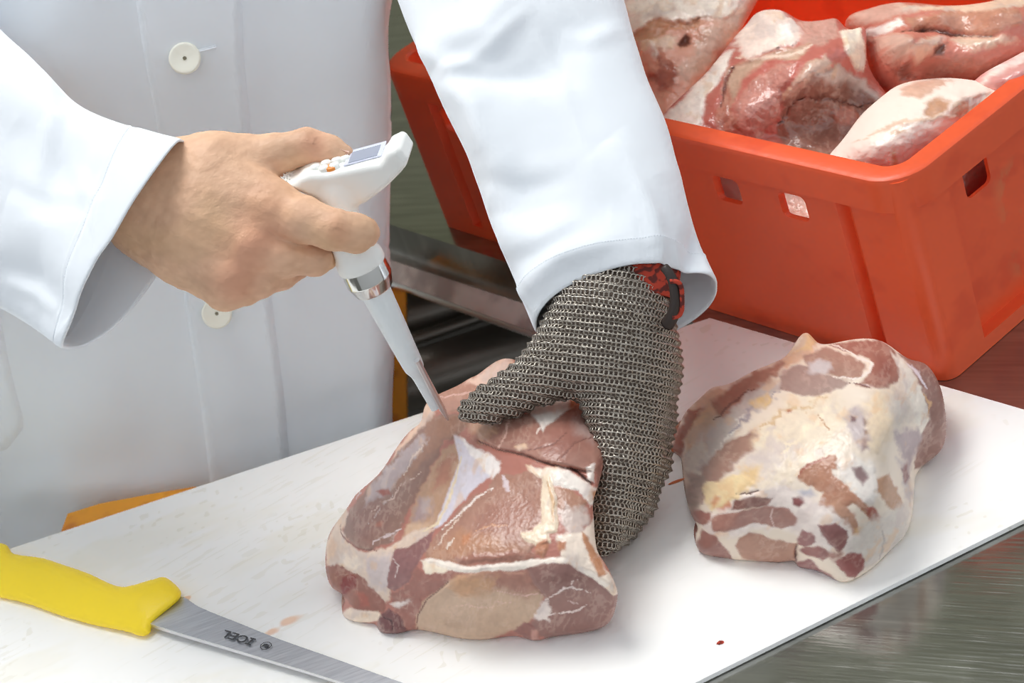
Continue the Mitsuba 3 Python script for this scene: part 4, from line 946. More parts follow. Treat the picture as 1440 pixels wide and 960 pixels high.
# ------------------------------------------------------------------ knife
kh, khc = relief('kh', [(-.6485,.1003,.012),(-.6163,.084,.014),(-.5849,.0485,.014),(-.5715,.0359,.014),(-.5666,.0288,.014),(-.5633,.0179,.014),(-.5427,-.0011,.014),(-.5224,-.0235,.014),(-.5026,-.0472,.014),(-.486,-.0705,.014),(-.4741,-.0833,.014),(-.4615,-.0866,.014),(-.4468,-.0886,.014),(-.4414,-.0919,.014),(-.4331,-.1079,.012),(-.4317,-.1155,.011),(-.4336,-.117,.009),(-.4455,-.1229,.007),(-.4565,-.1322,.006),(-.4586,-.1362,.004),(-.4637,-.1349,.002),(-.4735,-.1234,.001),(-.4977,-.1004,.0005),(-.5309,-.0652,.0005),(-.5596,-.0322,.0005),(-.5831,-.0102,.0005),(-.6193,.0216,.0005),(-.6498,.0386,.0005),(-.6695,.0858,.004)],
                 [(-.6019,.0196,.025),(-.5538,-.0293,.026),(-.5196,-.0682,.026),(-.4872,-.1031,.025),(-.4615,-.125,.023),(-.4456,-.1138,.019),(-.4569,-.1318,.014)],
                 .007, .02, .0012, floor=0., smoothing=.0015)
kt = trimesh.Trimesh(*kh, process=False)
trimesh.smoothing.filter_taubin(kt, lamb=.5, nu=.51, iterations=60)
kh = (np.array(kt.vertices), np.array(kt.faces))
scene['boning_knife__handle'] = ply(kh, 'yellow_plastic', smooth=True)
up_edge = [(-.4347,-.1121,.0085),(-.4315,-.1141,.0085),(-.4255,-.1239,.0085),(-.4147,-.141,.0085),(-.3952,-.1658,.008),(-.3716,-.1965,.0078),(-.3397,-.2352,.0074),(-.3092,-.2721,.007),(-.2841,-.3021,.0066),(-.2366,-.359,.006),(-.2145,-.3875,.0055)]
lo_edge = [(-.4597,-.1283,.0085),(-.454,-.1352,.0085),(-.4417,-.1494,.0085),(-.4217,-.1715,.0085),(-.3975,-.1976,.008),(-.3739,-.2234,.0078),(-.3511,-.2481,.0074),(-.3247,-.2775,.007),(-.2949,-.3099,.0066),(-.2465,-.3618,.006),(-.2129,-.3911,.0055)]
ue, le = spline(up_edge, 70), spline(lo_edge, 70)
th = np.linspace(.0034, .0016, 70)[:, None] * np.array([0, 0, 1.])
ringb = np.stack([ue - .15 * th, le, le - th, ue - .3 * th], 1)
bv, bf = grid_mesh(ringb)
bf = np.vstack([bf, [[0, 1, 2], [0, 2, 3]], [[len(bv) - 4, len(bv) - 2, len(bv) - 3], [len(bv) - 4, len(bv) - 1, len(bv) - 2]]])
tm = trimesh.Trimesh(bv, bf, process=False)
trimesh.repair.fix_normals(tm)
scene['boning_knife__blade'] = ply((np.array(tm.vertices), np.array(tm.faces)), 'blade_steel')
sp = np.stack([le + [0, 0, .0002], le - th * .96 + [0, 0, 0]], 1)
sn = np.cross(le[5] - le[0], [0, 0, 1.])
sn /= np.linalg.norm(sn)
sn = sn if sn @ FACE > 0 else -sn
ring_s = np.stack([le + sn * .0002, le - th + sn * .0002, le - th - sn * .0002, le - sn * .0002], 1)
scene['boning_knife__spine'] = ply(grid_mesh(ring_s), 'spine_steel')
tag('boning_knife', 'yellow handled boning knife with a narrow steel blade lying on the board', 'knife')
tag('boning_knife__spine', 'bright blunt back of the blade')
# the maker's name, upside down from here, and its round emblem
ex = np.array((-.4084,-.1696,.0086)) - np.array((-.3762,-.2049,.0083))
ex /= np.linalg.norm(ex)
bn = np.cross(ex, np.array((-.3905,-.1751,.0084)) - np.array((-.3958,-.1983,.0084)))
bn /= np.linalg.norm(bn)
bn = bn if bn[2] > 0 else -bn
ey = np.cross(bn, ex)


def on_blade(pt2, org, lift=.0002):
    return np.asarray(org) + pt2[:, :1] * ex + pt2[:, 1:2] * ey + (pt2[:, 2:3] + lift) * bn


tmsh = meshkit.text_mesh('ICEL', .0062, .0001, bold=True)
tv = np.array(tmsh.vertices)
tv[:, 0] *= .031 / np.ptp(tv[:, 0])
ORG = (-.3811,-.1967,.0086)
scene['boning_knife__lettering'] = ply((on_blade(tv, ORG), np.array(tmsh.faces)), 'print')
th_ = np.linspace(0, 2 * np.pi, 33)[:-1]
rg = np.stack([np.stack([r * np.cos(th_), r * np.sin(th_) * .8, th_ * 0 + zz], 1) for r, zz in ((.0046, 0), (.0046, .0001), (.0040, .0001), (.0040, 0))])
em, ef = grid_mesh(rg)
star = trimesh.creation.extrude_polygon(__import__('shapely').Polygon([(-.003, -.0012), (-.001, .0026), (.0006, .0006), (.0028, .0022), (.0026, -.0016), (.0004, -.0022)]), .0001, engine='earcut')
sv, sf = join((em, ef), (np.array(star.vertices) * [1, .8, 1], np.array(star.faces)))
scene['boning_knife__emblem'] = ply((on_blade(sv, (-.3754,-.2072,.0084)), sf), 'print')
tag('boning_knife__lettering', 'dark printed letters ICEL')
tag('boning_knife__emblem', 'dark round emblem')

# ------------------------------------------------------------------ food thermometer
TD = 1.392
PX = [(-.1698,-.1079,.2775),(-.1676,-.109,.2755),(-.1665,-.1135,.2678),(-.1696,-.1156,.2641),(-.1757,-.1177,.2605),(-.1883,-.1213,.2544),(-.2007,-.124,.2498),(-.2087,-.1254,.2473),(-.2142,-.1254,.2474),(-.2214,-.1245,.2489),(-.2335,-.1207,.2554),(-.2438,-.116,.2635),(-.2519,-.111,.2722),(-.2576,-.1079,.2774),(-.2544,-.109,.2755),(-.2506,-.1105,.273),(-.2458,-.1101,.2736),(-.2405,-.1089,.2757),(-.2332,-.1085,.2763),(-.2226,-.1102,.2735),(-.2109,-.1105,.2729),(-.1956,-.1112,.2718),(-.1861,-.1118,.2708),(-.1823,-.1107,.2726),(-.1777,-.1086,.2762)]
ET = np.array((-.1786,-.0902,.2681)) - np.array((-.1845,-.1123,.2699))
ET = ET / np.linalg.norm(ET)
so = np.asarray(PX).mean(0)
sx = np.asarray((-.1663,-.1105,.2729)) - np.asarray((-.2506,-.1105,.273))
sx = sx - ET * (sx @ ET)
sx /= np.linalg.norm(sx)
sy = np.cross(ET, sx)
p2 = np.stack([(np.asarray(PX) - so) @ sx, (np.asarray(PX) - so) @ sy], 1)
HW = .0165
nk = [(np.array((-.2218,-.102,.2518)), 12.), (np.array((-.2243,-.1134,.2322)), 12.), (np.array((-.2236,-.1228,.2181)), 13.)]


def head_d(p):
    q = p - so
    x, y, t = q @ sx, q @ sy, q @ ET - HW - .001
    s = seg_sd(np.stack([x.ravel(), y.ravel()], 1), p2).reshape(x.shape)
    r = .0042
    a, c = s + r, np.abs(t) - HW + r
    d = np.minimum(np.maximum(a, c), 0) + np.sqrt(np.maximum(a, 0) ** 2 + np.maximum(c, 0) ** 2) - r
    return smin(d, chain_d(p, nk), .006)


hm = field_mesh(head_d, np.vstack([np.asarray(PX), np.asarray(PX) + ET * 2 * HW, nk[2][0]]), .0010, .02)
scene['food_thermometer__housing'] = ply(hm, 'white_plastic', smooth=True)
up_n = sy if sy[2] > 0 else -sy
line = np.array([(-.2506,-.1105,.273),(-.2332,-.1085,.2763),(-.2226,-.1102,.2735),(-.2109,-.1105,.2729),(-.1956,-.1112,.2718),(-.1861,-.1118,.2708)])


def on_top(a0, t, lift):
    k = np.interp(a0, np.linspace(0, 1, 6), np.arange(6))
    i = min(int(k), 4)
    return line[i] + (line[i + 1] - line[i]) * (k - i) + ET * t + up_n * lift


A_, B_ = line[3] + ET * .006, line[5] + ET * .006
dirx = (B_ - A_) / np.linalg.norm(B_ - A_)
upn = np.cross(ET, dirx)
upn = upn if upn[2] > 0 else -upn


def plate(x0, x1, t0, t1, lift, thick_=.0008):
    q = [A_ + dirx * x + ET * t for x, t in ((x0, t0), (x1, t0), (x1, t1), (x0, t1))]
    return slab(np.array(q) + upn * lift, -upn * thick_)


scene['food_thermometer__window'] = ply(plate(.000, .0255, -.0015, .0225, .0012), 'window_plastic')
scene['food_thermometer__window__screen'] = ply(plate(.003, .0225, 0., .0175, .0016), 'screen')
ob = A_ - dirx * .009 + ET * .002
scene['food_thermometer__button'] = ply(lathe(ob - upn * .001, ob + upn * .0022, [(0, .0042), (.8, .0042), (1, .0034)], 24), 'orange_button', smooth=40)
kp_x = line[1] - line[3]
for i, (k, t) in enumerate(((.30, .004), (.30, .013), (.62, .004), (.62, .013), (.05, .013), (.9, .009))):
    c = line[3] + kp_x * k + ET * (t + .004) + upn * (.0002 + (.0004 if k > .5 else .0010))
    obj('food_thermometer__button', lathe(c - upn * .003, c + upn * .0012, [(0, .0036), (.8, .0036), (1, .0028)], 20), 'white_plastic', 40)
pa, pb = np.array((-.223,-.1213,.2205)), np.array((-.2128,-.1347,.0922))
ln = np.linalg.norm(pb - pa)
mmf = lambda *q: [(t, r / 1000.) for t, r in q]
scene['food_thermometer__neck'] = ply(lathe(pa, pb, mmf((-.06, 13.5), (.0, 14.5), (.03, 16.), (.055, 16.6), (.082, 16.6), (.094, 16.))), 'white_plastic', smooth=50)
scene['food_thermometer__collar'] = ply(lathe(pa, pb, mmf((.088, 15.0), (.092, 15.6), (.17, 16.0), (.178, 15.8), (.18, 15.6), (.236, 13.2), (.243, 12.4))), 'chrome', smooth=35)
scene['food_thermometer__probe_shaft'] = ply(lathe(pa, pb, mmf((.235, 10.4), (.40, 9.4), (.60, 8.1), (.70, 7.4), (.735, 6.9), (.77, 5.0), (.80, 4.4), (.93, 3.4), (1., 2.8))), 'probe_plastic', smooth=50)
ta, tb = np.array((-.2112,-.1461,.1401)), np.array((-.2073,-.1363,.0815))
scene['food_thermometer__probe_tine'] = ply(lathe(ta, tb, [(0, .0022), (.82, .0022), (1, .0008)], 20), 'spine_steel', smooth=40)
tag('food_thermometer', 'white handheld food thermometer with display, steel collar and probe stuck in the meat', 'thermometer')
tag('food_thermometer__window__screen', 'grey display')
tag('food_thermometer__button', 'round orange button')
tag('food_thermometer__collar', 'polished steel collar')
tag('food_thermometer__probe_tine', 'thin steel measuring tine')
# ------------------------------------------------------------------ the butcher: one body, coat and mail glove
def PR(lst, radii):
    return [(np.array(q), r) for q, r in zip(lst, radii)]


# right hand, around the thermometer
palm = [PR([(-.4384,.0714,.3111),(-.3915,-.0025,.2936),(-.3606,-.0393,.284),(-.3366,-.0622,.2765)], (26, 26, 28, 29)),
        PR([(-.3305,-.0602,.2838),(-.2944,-.0739,.2842),(-.2649,-.1048,.2629)], (27, 26, 20)),
        PR([(-.3353,-.0651,.2774),(-.3065,-.0897,.269),(-.2853,-.1175,.249)], (29, 28, 18)),
        PR([(-.3418,-.065,.2716),(-.3179,-.0949,.254),(-.3042,-.1212,.2348)], (28, 26, 17)),
        PR([(-.3466,-.064,.2674),(-.3293,-.0891,.2501),(-.3125,-.1163,.2232)], (26, 24, 12.5)),
        PR([(-.3186,-.0545,.2896),(-.2921,-.0634,.2884),(-.2715,-.0663,.2834)], (22, 20, 17)),
        PR([(-.3041,-.074,.2602),(-.2819,-.0903,.242)], (26, 18))]
thumb = PR([(-.2832,-.066,.2859),(-.2531,-.072,.2834),(-.2285,-.075,.2824),(-.2162,-.0797,.2762),(-.2088,-.0845,.2719)], (18, 14.2, 11.6, 10., 7.6))
index = PR([(-.2652,-.1052,.2622),(-.2469,-.1218,.2555),(-.2294,-.1351,.2466),(-.2176,-.1341,.2383),(-.2132,-.1231,.2314)], (19, 15, 13.2, 12.4, 11.))
middle = PR([(-.2853,-.1175,.249),(-.268,-.1239,.236),(-.2491,-.1223,.2248),(-.2438,-.1094,.2192),(-.2449,-.095,.2201)], (17.5, 12.8, 10.4, 9.6, 9))
ring_f = PR([(-.3039,-.1207,.2355),(-.2865,-.1235,.2267),(-.2744,-.1169,.2202),(-.2624,-.1039,.2167)], (16, 11.6, 9.4, 9))
pinky = PR([(-.3137,-.1174,.2254),(-.2996,-.1204,.2221),(-.2873,-.1128,.2173),(-.2778,-.0993,.2128)], (13.5, 10.4, 8.6, 8))


def right_hand(p):
    d = None
    for c in palm:
        q = chain_d(p, c, .006)
        d = q if d is None else smin(d, q, .012)
    for f, k in ((thumb, .007), (index, .005), (middle, .003), (ring_f, .003), (pinky, .003)):
        d = smin(d, chain_d(p, f, .004), k)
    return d


rh = field_mesh(right_hand, [q for c in palm + [thumb, index, middle, ring_f, pinky] for q, r in c], .0018, .05)
# left hand, in the glove
gpalm = [PR([(-.0601,-.0845,.1626),(-.0643,-.1444,.1432),(-.0778,-.1693,.1281)], (26, 26, 28)),
         PR([(-.0856,-.1688,.137),(-.091,-.1812,.1117),(-.0982,-.2001,.0911)], (29, 30, 20)),
         PR([(-.0714,-.1671,.124),(-.0771,-.1829,.1007),(-.086,-.1999,.0796)], (27, 27, 19)),
         PR([(-.0638,-.165,.1137),(-.0733,-.181,.0861),(-.0804,-.1959,.0626)], (19, 20, 16)),
         PR([(-.0965,-.165,.1395),(-.1113,-.1753,.1218)], (19, 22))]
gthumb = PR([(-.111,-.1749,.1225),(-.1333,-.1792,.1151),(-.1583,-.1765,.1079),(-.1751,-.1712,.1031),(-.1887,-.1654,.099)], (23, 18, 13.2, 11., 8.))
gindex = PR([(-.0982,-.2001,.0911),(-.1095,-.2282,.0668),(-.125,-.2444,.0429),(-.1358,-.2494,.0223)], (18, 14, 11.5, 9))
gmiddle = PR([(-.086,-.1999,.0796),(-.0953,-.2225,.0566),(-.1136,-.2356,.034),(-.1278,-.2391,.0161)], (18, 14, 11.5, 9))
gring = PR([(-.0804,-.1959,.0626),(-.0897,-.2127,.0416),(-.107,-.2237,.0227),(-.1194,-.2262,.0104)], (15, 12, 10.5, 9))


def left_hand(p):
    d = None
    for c in gpalm:
        q = chain_d(p, c, .008)
        d = q if d is None else smin(d, q, .014)
    for f, k in ((gthumb, .012), (gindex, .008), (gmiddle, .008), (gring, .008)):
        d = smin(d, chain_d(p, f, .006), k)
    return d


lpts = [q for c in gpalm + [gthumb, gindex, gmiddle, gring] for q, r in c]
LF, llo, lhh, lgr = field_mesh(left_hand, lpts, .0023, .045, raw=True)
lh = surface_nets(LF + .0022, llo, lhh)
core = [PR([(-.4384,.0714,.3111),(-.502,.1849,.367),(-.4235,.3423,.5184),(-.269,.3808,.5049)], (30, 36, 44, 56)),
        PR([(-.0601,-.0845,.1626),(-.0589,.0443,.2447),(-.0321,.265,.3854),(-.1239,.3563,.4628)], (26, 34, 44, 56)),
        PR([(-.2088,.3775,.4596),(-.2907,.333,.2637),(-.462,.266,-.1497)], (92, 96, 100)),
        PR([(-.2916,.3668,.4809),(-.3795,.3499,.2927),(-.5583,.2843,-.1183)], (80, 84, 92)),
        PR([(-.1485,.3599,.4293),(-.2245,.3299,.2385),(-.3958,.2534,-.1714)], (56, 60, 70))]


def core_f(p):
    d = None
    for c in core:
        q = chain_d(p, c, .02)
        d = q if d is None else smin(d, q, .03)
    return d


cm = field_mesh(core_f, [q for c in core for q, r in c], .012, .13)
parts = []
for mv, mf in (rh, lh, cm):
    parts.append(m3.Manifold(m3.Mesh(np.asarray(mv, np.float32), np.asarray(mf, np.uint32))))
if all(q.num_tri() > 0 for q in parts):
    bv, bf = man(m3.Manifold.batch_boolean(parts, m3.OpType.Add))
else:
    bv, bf = join(rh, lh, cm)
bn_ = normals(bv, bf)
KN = [np.array(q) for q in [(-.265,-.1173,.2653),(-.2857,-.1302,.253),(-.2275,-.1469,.2501),(-.3031,-.1349,.2349),(-.2246,-.083,.2844)]]
tone = noisev(bv, .014, 3, 4)
red = sum(np.exp(-((np.linalg.norm(bv - k, axis=1) / s) ** 2)) for k, s in zip(KN, (.018, .016, .009, .016, .010)))
mott = noisev(bv, .004, 6, 3)
skin = C(216, 175, 144) * (1 + .36 * tone[:, None] + .30 * mott[:, None] * np.array([.7, 1., 1.1]))
skin = skin + np.clip(red, 0, 1)[:, None] * .55 * (C(206, 140, 112) - skin)
yel = np.clip(noisev(bv, .03, 9, 2) * 2, 0, 1)[:, None]
skin = skin + yel * .5 * (C(216, 178, 130) - skin)
mole = np.array((-.3096,-.1331,.258))
dm = np.linalg.norm(bv - mole, axis=1)
# wrinkles over the finger joints, tendons and a vein on the back of the hand
dz = noisev(bv, .0075, 11, 3) * .0014 + noisev(bv, .0035, 12, 2) * .0005
for c, ax_, n_ in (((-.2265,-.1469,.2502), np.array((-.2131,-.1435,.2401)) - np.array((-.2408,-.1345,.2555)), 5), ((-.2249,-.0858,.2896), np.array((-.2078,-.0875,.2768)) - np.array((-.2422,-.0797,.2902)), 3)):
    ax_ = ax_ / np.linalg.norm(ax_)
    w = bv - np.array(c)
    al = w @ ax_ + noisev(bv, .006, 21, 2) * .006
    dz -= .0008 * np.exp(-(np.linalg.norm(w, axis=1) / .0085) ** 2) * (.5 + .5 * np.cos(al / .0026 * 2 * np.pi))
for pl in ([(-.327,-.0943,.3048),(-.2939,-.1083,.2907),(-.2652,-.1224,.2724)], [(-.3334,-.105,.2963),(-.3049,-.1216,.2777),(-.2851,-.1353,.2581)], [(-.3374,-.1048,.2868),(-.3151,-.1234,.2647),(-.3013,-.1383,.245)]):
    dl, _ = line_d(bv, pl)
    dz += .0010 * np.exp(-(dl / .006) ** 2)
bv = bv + bn_ * dz[:, None]
scene['person__body'] = ply((bv, bf), 'skin', smooth=True, color=np.clip(skin, 0, 1))
nl = np.array((-.207,-.0858,.2757))
nt = np.array((-.2024,-.0886,.2728)) - np.array((-.2098,-.0852,.2788))
nt /= np.linalg.norm(nt)
gth, gph = np.meshgrid(np.linspace(0, 1, 9), np.linspace(-1, 1, 9), indexing='ij')
nup = np.cross(nt, FACE)
nup = nup if nup[2] > 0 else -nup
nsd = np.cross(nt, nup)
nv = nl + (gth[..., None] - .5) * .0095 * nt + nsd * gph[..., None] * .0044 * np.sqrt(np.clip(1 - .35 * gth[..., None] ** 4, 0, 1)) + nup * (.0008 - .0016 * gph[..., None] ** 2)
nm = join(grid_mesh(nv, wrap=False), grid_mesh(nv - nup * .0012, wrap=False, flip=True))
scene['person__body__thumb_nail'] = ply(nm, 'nail', smooth=True)

# mail glove: a liner and its rings, laid in rows across the hand
CUT = np.array((-.0581,-.1399,.1468))
CUTN = np.array((-.1055,-.1953,.0914)) - np.array((-.0669,-.1514,.147))
CUTN /= np.linalg.norm(CUTN)
gl = surface_nets(np.maximum(LF, -((lgr - CUT) @ CUTN)), llo, lhh)
scene['person__mail_glove'] = ply(gl, 'glove_liner', smooth=True)
gm = trimesh.Trimesh(*surface_nets(LF - .0006, llo, lhh), process=False)
gn = np.array(gm.vertex_normals)
from scipy.spatial import cKDTree
gt = cKDTree(gm.vertices)
u1, v1 = np.linspace(0, 2 * np.pi, 11)[:-1], np.linspace(0, 2 * np.pi, 6)[:-1]
RV, RF = [], []
tor = np.stack([np.stack([(1 + .24 * np.cos(b_)) * np.cos(u1), (1 + .24 * np.cos(b_)) * np.sin(u1), .24 * np.sin(b_) + 0 * u1], 1) for b_ in v1])
tor = np.concatenate([tor, tor[:1]])
tv0, tf0 = grid_mesh(tor)
ROW, COL, RR = .0026, .0031, .00188
smax = ((np.asarray(lpts) - CUT) @ CUTN).max() + .012
row = 0
s = .0015
while s < smax:
    sec = gm.section(plane_origin=CUT + CUTN * s, plane_normal=CUTN)
    if sec is not None:
        for lp in sec.discrete:
            lp = np.asarray(lp)
            seg = np.linalg.norm(np.diff(lp, axis=0), axis=1)
            cum = np.concatenate([[0], np.cumsum(seg)])
            if cum[-1] < .01:
                continue
            i0 = np.argmax(lp[:-1] @ np.array([.2, -.8, .5]))
            n = max(4, int(round(cum[-1] / COL)))
            tt = (cum[i0] + (np.arange(n) + .5 * (row % 2)) / n * cum[-1]) % cum[-1]
            P_ = np.stack([np.interp(tt, cum, lp[:, k]) for k in range(3)], 1)
            _, ii = gt.query(P_, k=4)
            N_ = gn[ii].mean(1)
            N_ /= np.linalg.norm(N_, axis=1, keepdims=True)
            Tn = np.cross(N_, CUTN)
            Tn /= np.maximum(np.linalg.norm(Tn, axis=1, keepdims=True), 1e-6)
            Dn = np.cross(Tn, N_)
            tilt = (.62 if row % 2 else -.62) + np.random.default_rng(row + 999).normal(0, .16, (len(P_), 1))
            a1 = Tn
            a2 = np.cos(tilt) * Dn + np.sin(tilt) * N_
            a3 = np.cross(a1, a2)
            P_ = P_ + np.random.default_rng(row).normal(0, .00014, P_.shape)
            M_ = np.stack([a1, a2, a3], -1)
            RV.append(P_[:, None] + N_[:, None] * .0004 + np.einsum('nij,vj->nvi', M_, tv0 * RR))
    s += ROW
    row += 1
RV = np.concatenate(RV)
RF = (tf0[None] + (np.arange(len(RV)) * len(tv0))[:, None, None]).reshape(-1, 3)
scene['person__mail_glove__rings'] = ply((RV.reshape(-1, 3), RF), 'ring_steel', smooth=True)
labels['person__mail_glove__rings'] = dict(label='interlinked steel rings of the mail glove', kind='stuff')
wa = [np.array(q) for q in [(-.0698,-.1735,.1646),(-.0537,-.1836,.1553),(-.0401,-.1865,.1363),(-.0394,-.1776,.1219)]]
cen, axw = np.array((-.0494,-.1497,.15)), CUTN
wx = np.array((-.032,-.1588,.1342)) - np.array((-.0776,-.1502,.1491))
wx -= axw * (wx @ axw)
hw = np.linalg.norm(wx) / 2 + .002
wx /= np.linalg.norm(wx)
wy = np.cross(axw, wx)
wy = wy if wy @ FACE > 0 else -wy
ang = np.linspace(0, 2 * np.pi, 73)[:-1]
rws = []
for off, k in ((-.012, 1.), (-.012, 1.045), (.0, 1.06), (.008, 1.075), (.0145, 1.06), (.015, 1.03), (.015, 1.)):
    rws.append(cen + axw * (off + .006) + hw * k * (np.cos(ang)[:, None] * wx + .78 * np.sin(ang)[:, None] * wy))
scene['person__mail_glove__wrist_band'] = ply(grid_mesh(np.stack(rws + rws[:1])), 'strap_red', smooth=40)
scene['person__mail_glove__strap'] = ply(tube(spline([(-.0388,-.1951,.1674),(-.0369,-.2006,.1618),(-.0378,-.2041,.1518),(-.0424,-.2044,.1394),(-.049,-.2006,.13)], 30), np.linspace(.0035, .0052, 30) * .9, 10), 'dark_rubber', smooth=True)
scene['person__mail_glove__buckle'] = ply(tube(spline([(-.0391,-.2052,.1619),(-.0339,-.2067,.1593),(-.0354,-.2083,.1486),(-.0409,-.2079,.1374),(-.0451,-.2076,.1379)], 30), .0016, 8), 'strap_red', smooth=True)
tag('person', 'person in white coat, steel mail glove on one hand, thermometer in the other', 'person')
tag('person__mail_glove', 'grey steel mail glove on the hand that holds the meat')
tag('person__mail_glove__wrist_band', 'red and black fabric wrist band')
tag('person__mail_glove__strap', 'dark closing strap')

# coat front
coat, _ = relief('coat', [(-.115,.1205,.3659),(-.144,.1103,.2886),(-.159,.1065,.2482),(-.1781,.1012,.1935),(-.2019,.0949,.1328),(-.2269,.0876,.0607),(-.2442,.0811,.0098),(-.2651,.0733,-.0475),(-.3004,.0554,-.1537),(-.4624,.077,-.1564),(-.5948,.1022,-.1132),(-.7052,.1231,-.0771),(-.7549,.1484,.0658),(-.6493,.1799,.279),(-.5403,.2161,.5002),(-.3204,.1559,.4564)],
                 [(-.2726,.1157,.3376),(-.3139,.109,.2366),(-.3577,.1021,.1294),(-.3894,.0949,.0374),(-.4077,.0881,-.022),(-.4777,.1066,.0694),(-.4385,.1105,.1596),(-.5324,.1205,.0276),(-.5658,.1244,-.0193),(-.3212,.0836,.0141),(-.2647,.0934,.1601),(-.1947,.0963,.2547),(-.3706,.1205,.316),(-.5755,.1243,.1437)],
                 .014, .16, .007, seed=21)
RC = RELIEF['coat']
FOLDS = [([(-.4565,.1017,.1048),(-.4905,.0953,.054),(-.522,.0877,.0011)], .030, .004), ([(-.5311,.1046,.0302),(-.5126,.0889,.0033),(-.4649,.0799,-.0123),(-.4205,.0745,-.0216)], .018, .009), ([(-.5729,.0973,.0177),(-.5444,.095,.0137),(-.517,.0831,-.0068)], .016, .010),
         ([(-.3132,.1298,.3718),(-.3289,.1238,.3217),(-.35,.1216,.2583)], .018, -.004), ([(-.2334,.1146,.3457),(-.2641,.0946,.2715),(-.278,.1022,.2249)], .010, .003), ([(-.2761,.0936,.1903),(-.3053,.088,.1012),(-.3397,.0751,-.0007)], .016, .003),
         ([(-.3567,.138,.386),(-.3828,.134,.3393),(-.389,.134,.2996)], .026, .006), ([(-.3054,.0806,.0089),(-.2958,.063,-.0413)], .03, -.003), ([(-.1683,.1118,.321),(-.2016,.0991,.2196),(-.2467,.0856,.0772)], .03, .003), ([(-.4254,.0958,.0946),(-.4332,.0868,.0195)], .03, -.004)]
FL = [(RC['fr'](p)[:, :2], w, a) for p, w, a in FOLDS]


def fold(uv):
    out = np.zeros(len(uv))
    for p, w, a in FL:
        d, al = line_d(uv, p)
        out += a * np.exp(-(d / w) ** 2) * np.sqrt(np.clip(1 - (al * 2 - 1) ** 2 * .9, 0, 1))
    q = np.stack([uv[:, 0] / .05, uv[:, 1] / .16, uv[:, 0] * 0], 1)
    return out + (meshkit.fbm(q, 3, 4) - .5) * .009


RC['fold'] = fold
cvv, cff = coat
k = len(RC['uvf'])
cvv = cvv.copy()
cvv[:k] += FACE * (fold(RC['uvf']) * smooth01(0, .02, RC['d']))[:, None]
scene['person__coat'] = ply((cvv, cff), 'cloth', smooth=True)
tag('person__coat', 'white buttoned work coat')
pk = applique(RC, [(-.2985,.1863,.3696),(-.3136,.1663,.3351),(-.3257,.1456,.2996),(-.3372,.122,.259),(-.353,.1115,.2011),(-.3672,.1028,.1464),(-.3807,.0962,.0954),(-.3974,.0836,.0339),(-.4161,.0706,-.0282),(-.4313,.0684,-.0717),(-.3661,.0622,-.0824),(-.3497,.0671,-.0342),(-.3317,.0771,.0228),(-.3132,.0923,.0887),(-.2915,.103,.1666),(-.2751,.1045,.2289),(-.2574,.1139,.2849),(-.2281,.1344,.3598)], .0045, .004, round_=.0025)
scene['person__coat__placket'] = ply(pk, 'cloth', smooth=40)
st = RC['fr']([(-.3332,.1212,.2577),(-.3484,.1106,.1996),(-.362,.1018,.1447),(-.3761,.0953,.0939),(-.3933,.0828,.0326),(-.4109,.0726,-.0247)])[:, :2]
pkt = applique(RC, [(-.6116,.155,.1964),(-.5089,.1343,.1608),(-.5079,.1293,.1523),(-.5187,.1221,.12),(-.532,.1062,.0727),(-.5363,.1028,.0669),(-.5572,.1061,.0527),(-.592,.1079,.0557),(-.6678,.1192,.0753)], .0034, .004)
scene['person__coat__pocket'] = ply(pkt, 'cloth', smooth=40)
tag('person__coat__pocket', 'patch pocket at the edge of the frame')


def stitches(pts, n, ln_=.0032, r=.00028):
    q = spline(pts, n * 2)
    return join(*[tube(np.stack([q[2 * i], q[2 * i] * .45 + q[2 * i + 1] * .55]), r, 5) for i in range(n)])


def button_at(px3, key):
    uvb = RC['fr'](np.array([px3]))[:, :2]
    c = on_relief(RC, uvb, .0085 + fold(uvb)[0])[0]
    n_ = FACE
    a = c - n_ * .001
    prof_ = [(0, .0092), (.3, .0116), (.7, .0118), (.9, .0112), (1., .0100), (.84, .0078), (.74, .0034), (.72, .0)]
    obj('person__coat__button', lathe(a, a + n_ * .0042, prof_, 48, caps=False), 'button_shell', 50)
    kk = [q for q in scene if q.startswith('person__coat__button')][-1]
    obj(kk + '__hole', lathe(a + n_ * .003, a + n_ * .0036, [(0, .0014), (1, .0014)], 16), 'button_hole', False)
    return c


c1 = button_at((-.2981,.1112,.3), 0)
c2 = button_at((-.3532,.0953,.1037), 1)
thr = [c1 + AX * .011 + BX * .001 + FACE * .0012, c1 + AX * .016 + BX * .0003 + FACE * .0012, c1 + AX * .0245 - BX * .0004 + FACE * .0008]
scene['person__coat__buttonhole'] = ply(join(tube(spline(thr, 12), .0008, 6), tube(spline([q + BX * .0014 for q in thr], 12), .0005, 6)), 'cloth', smooth=True)


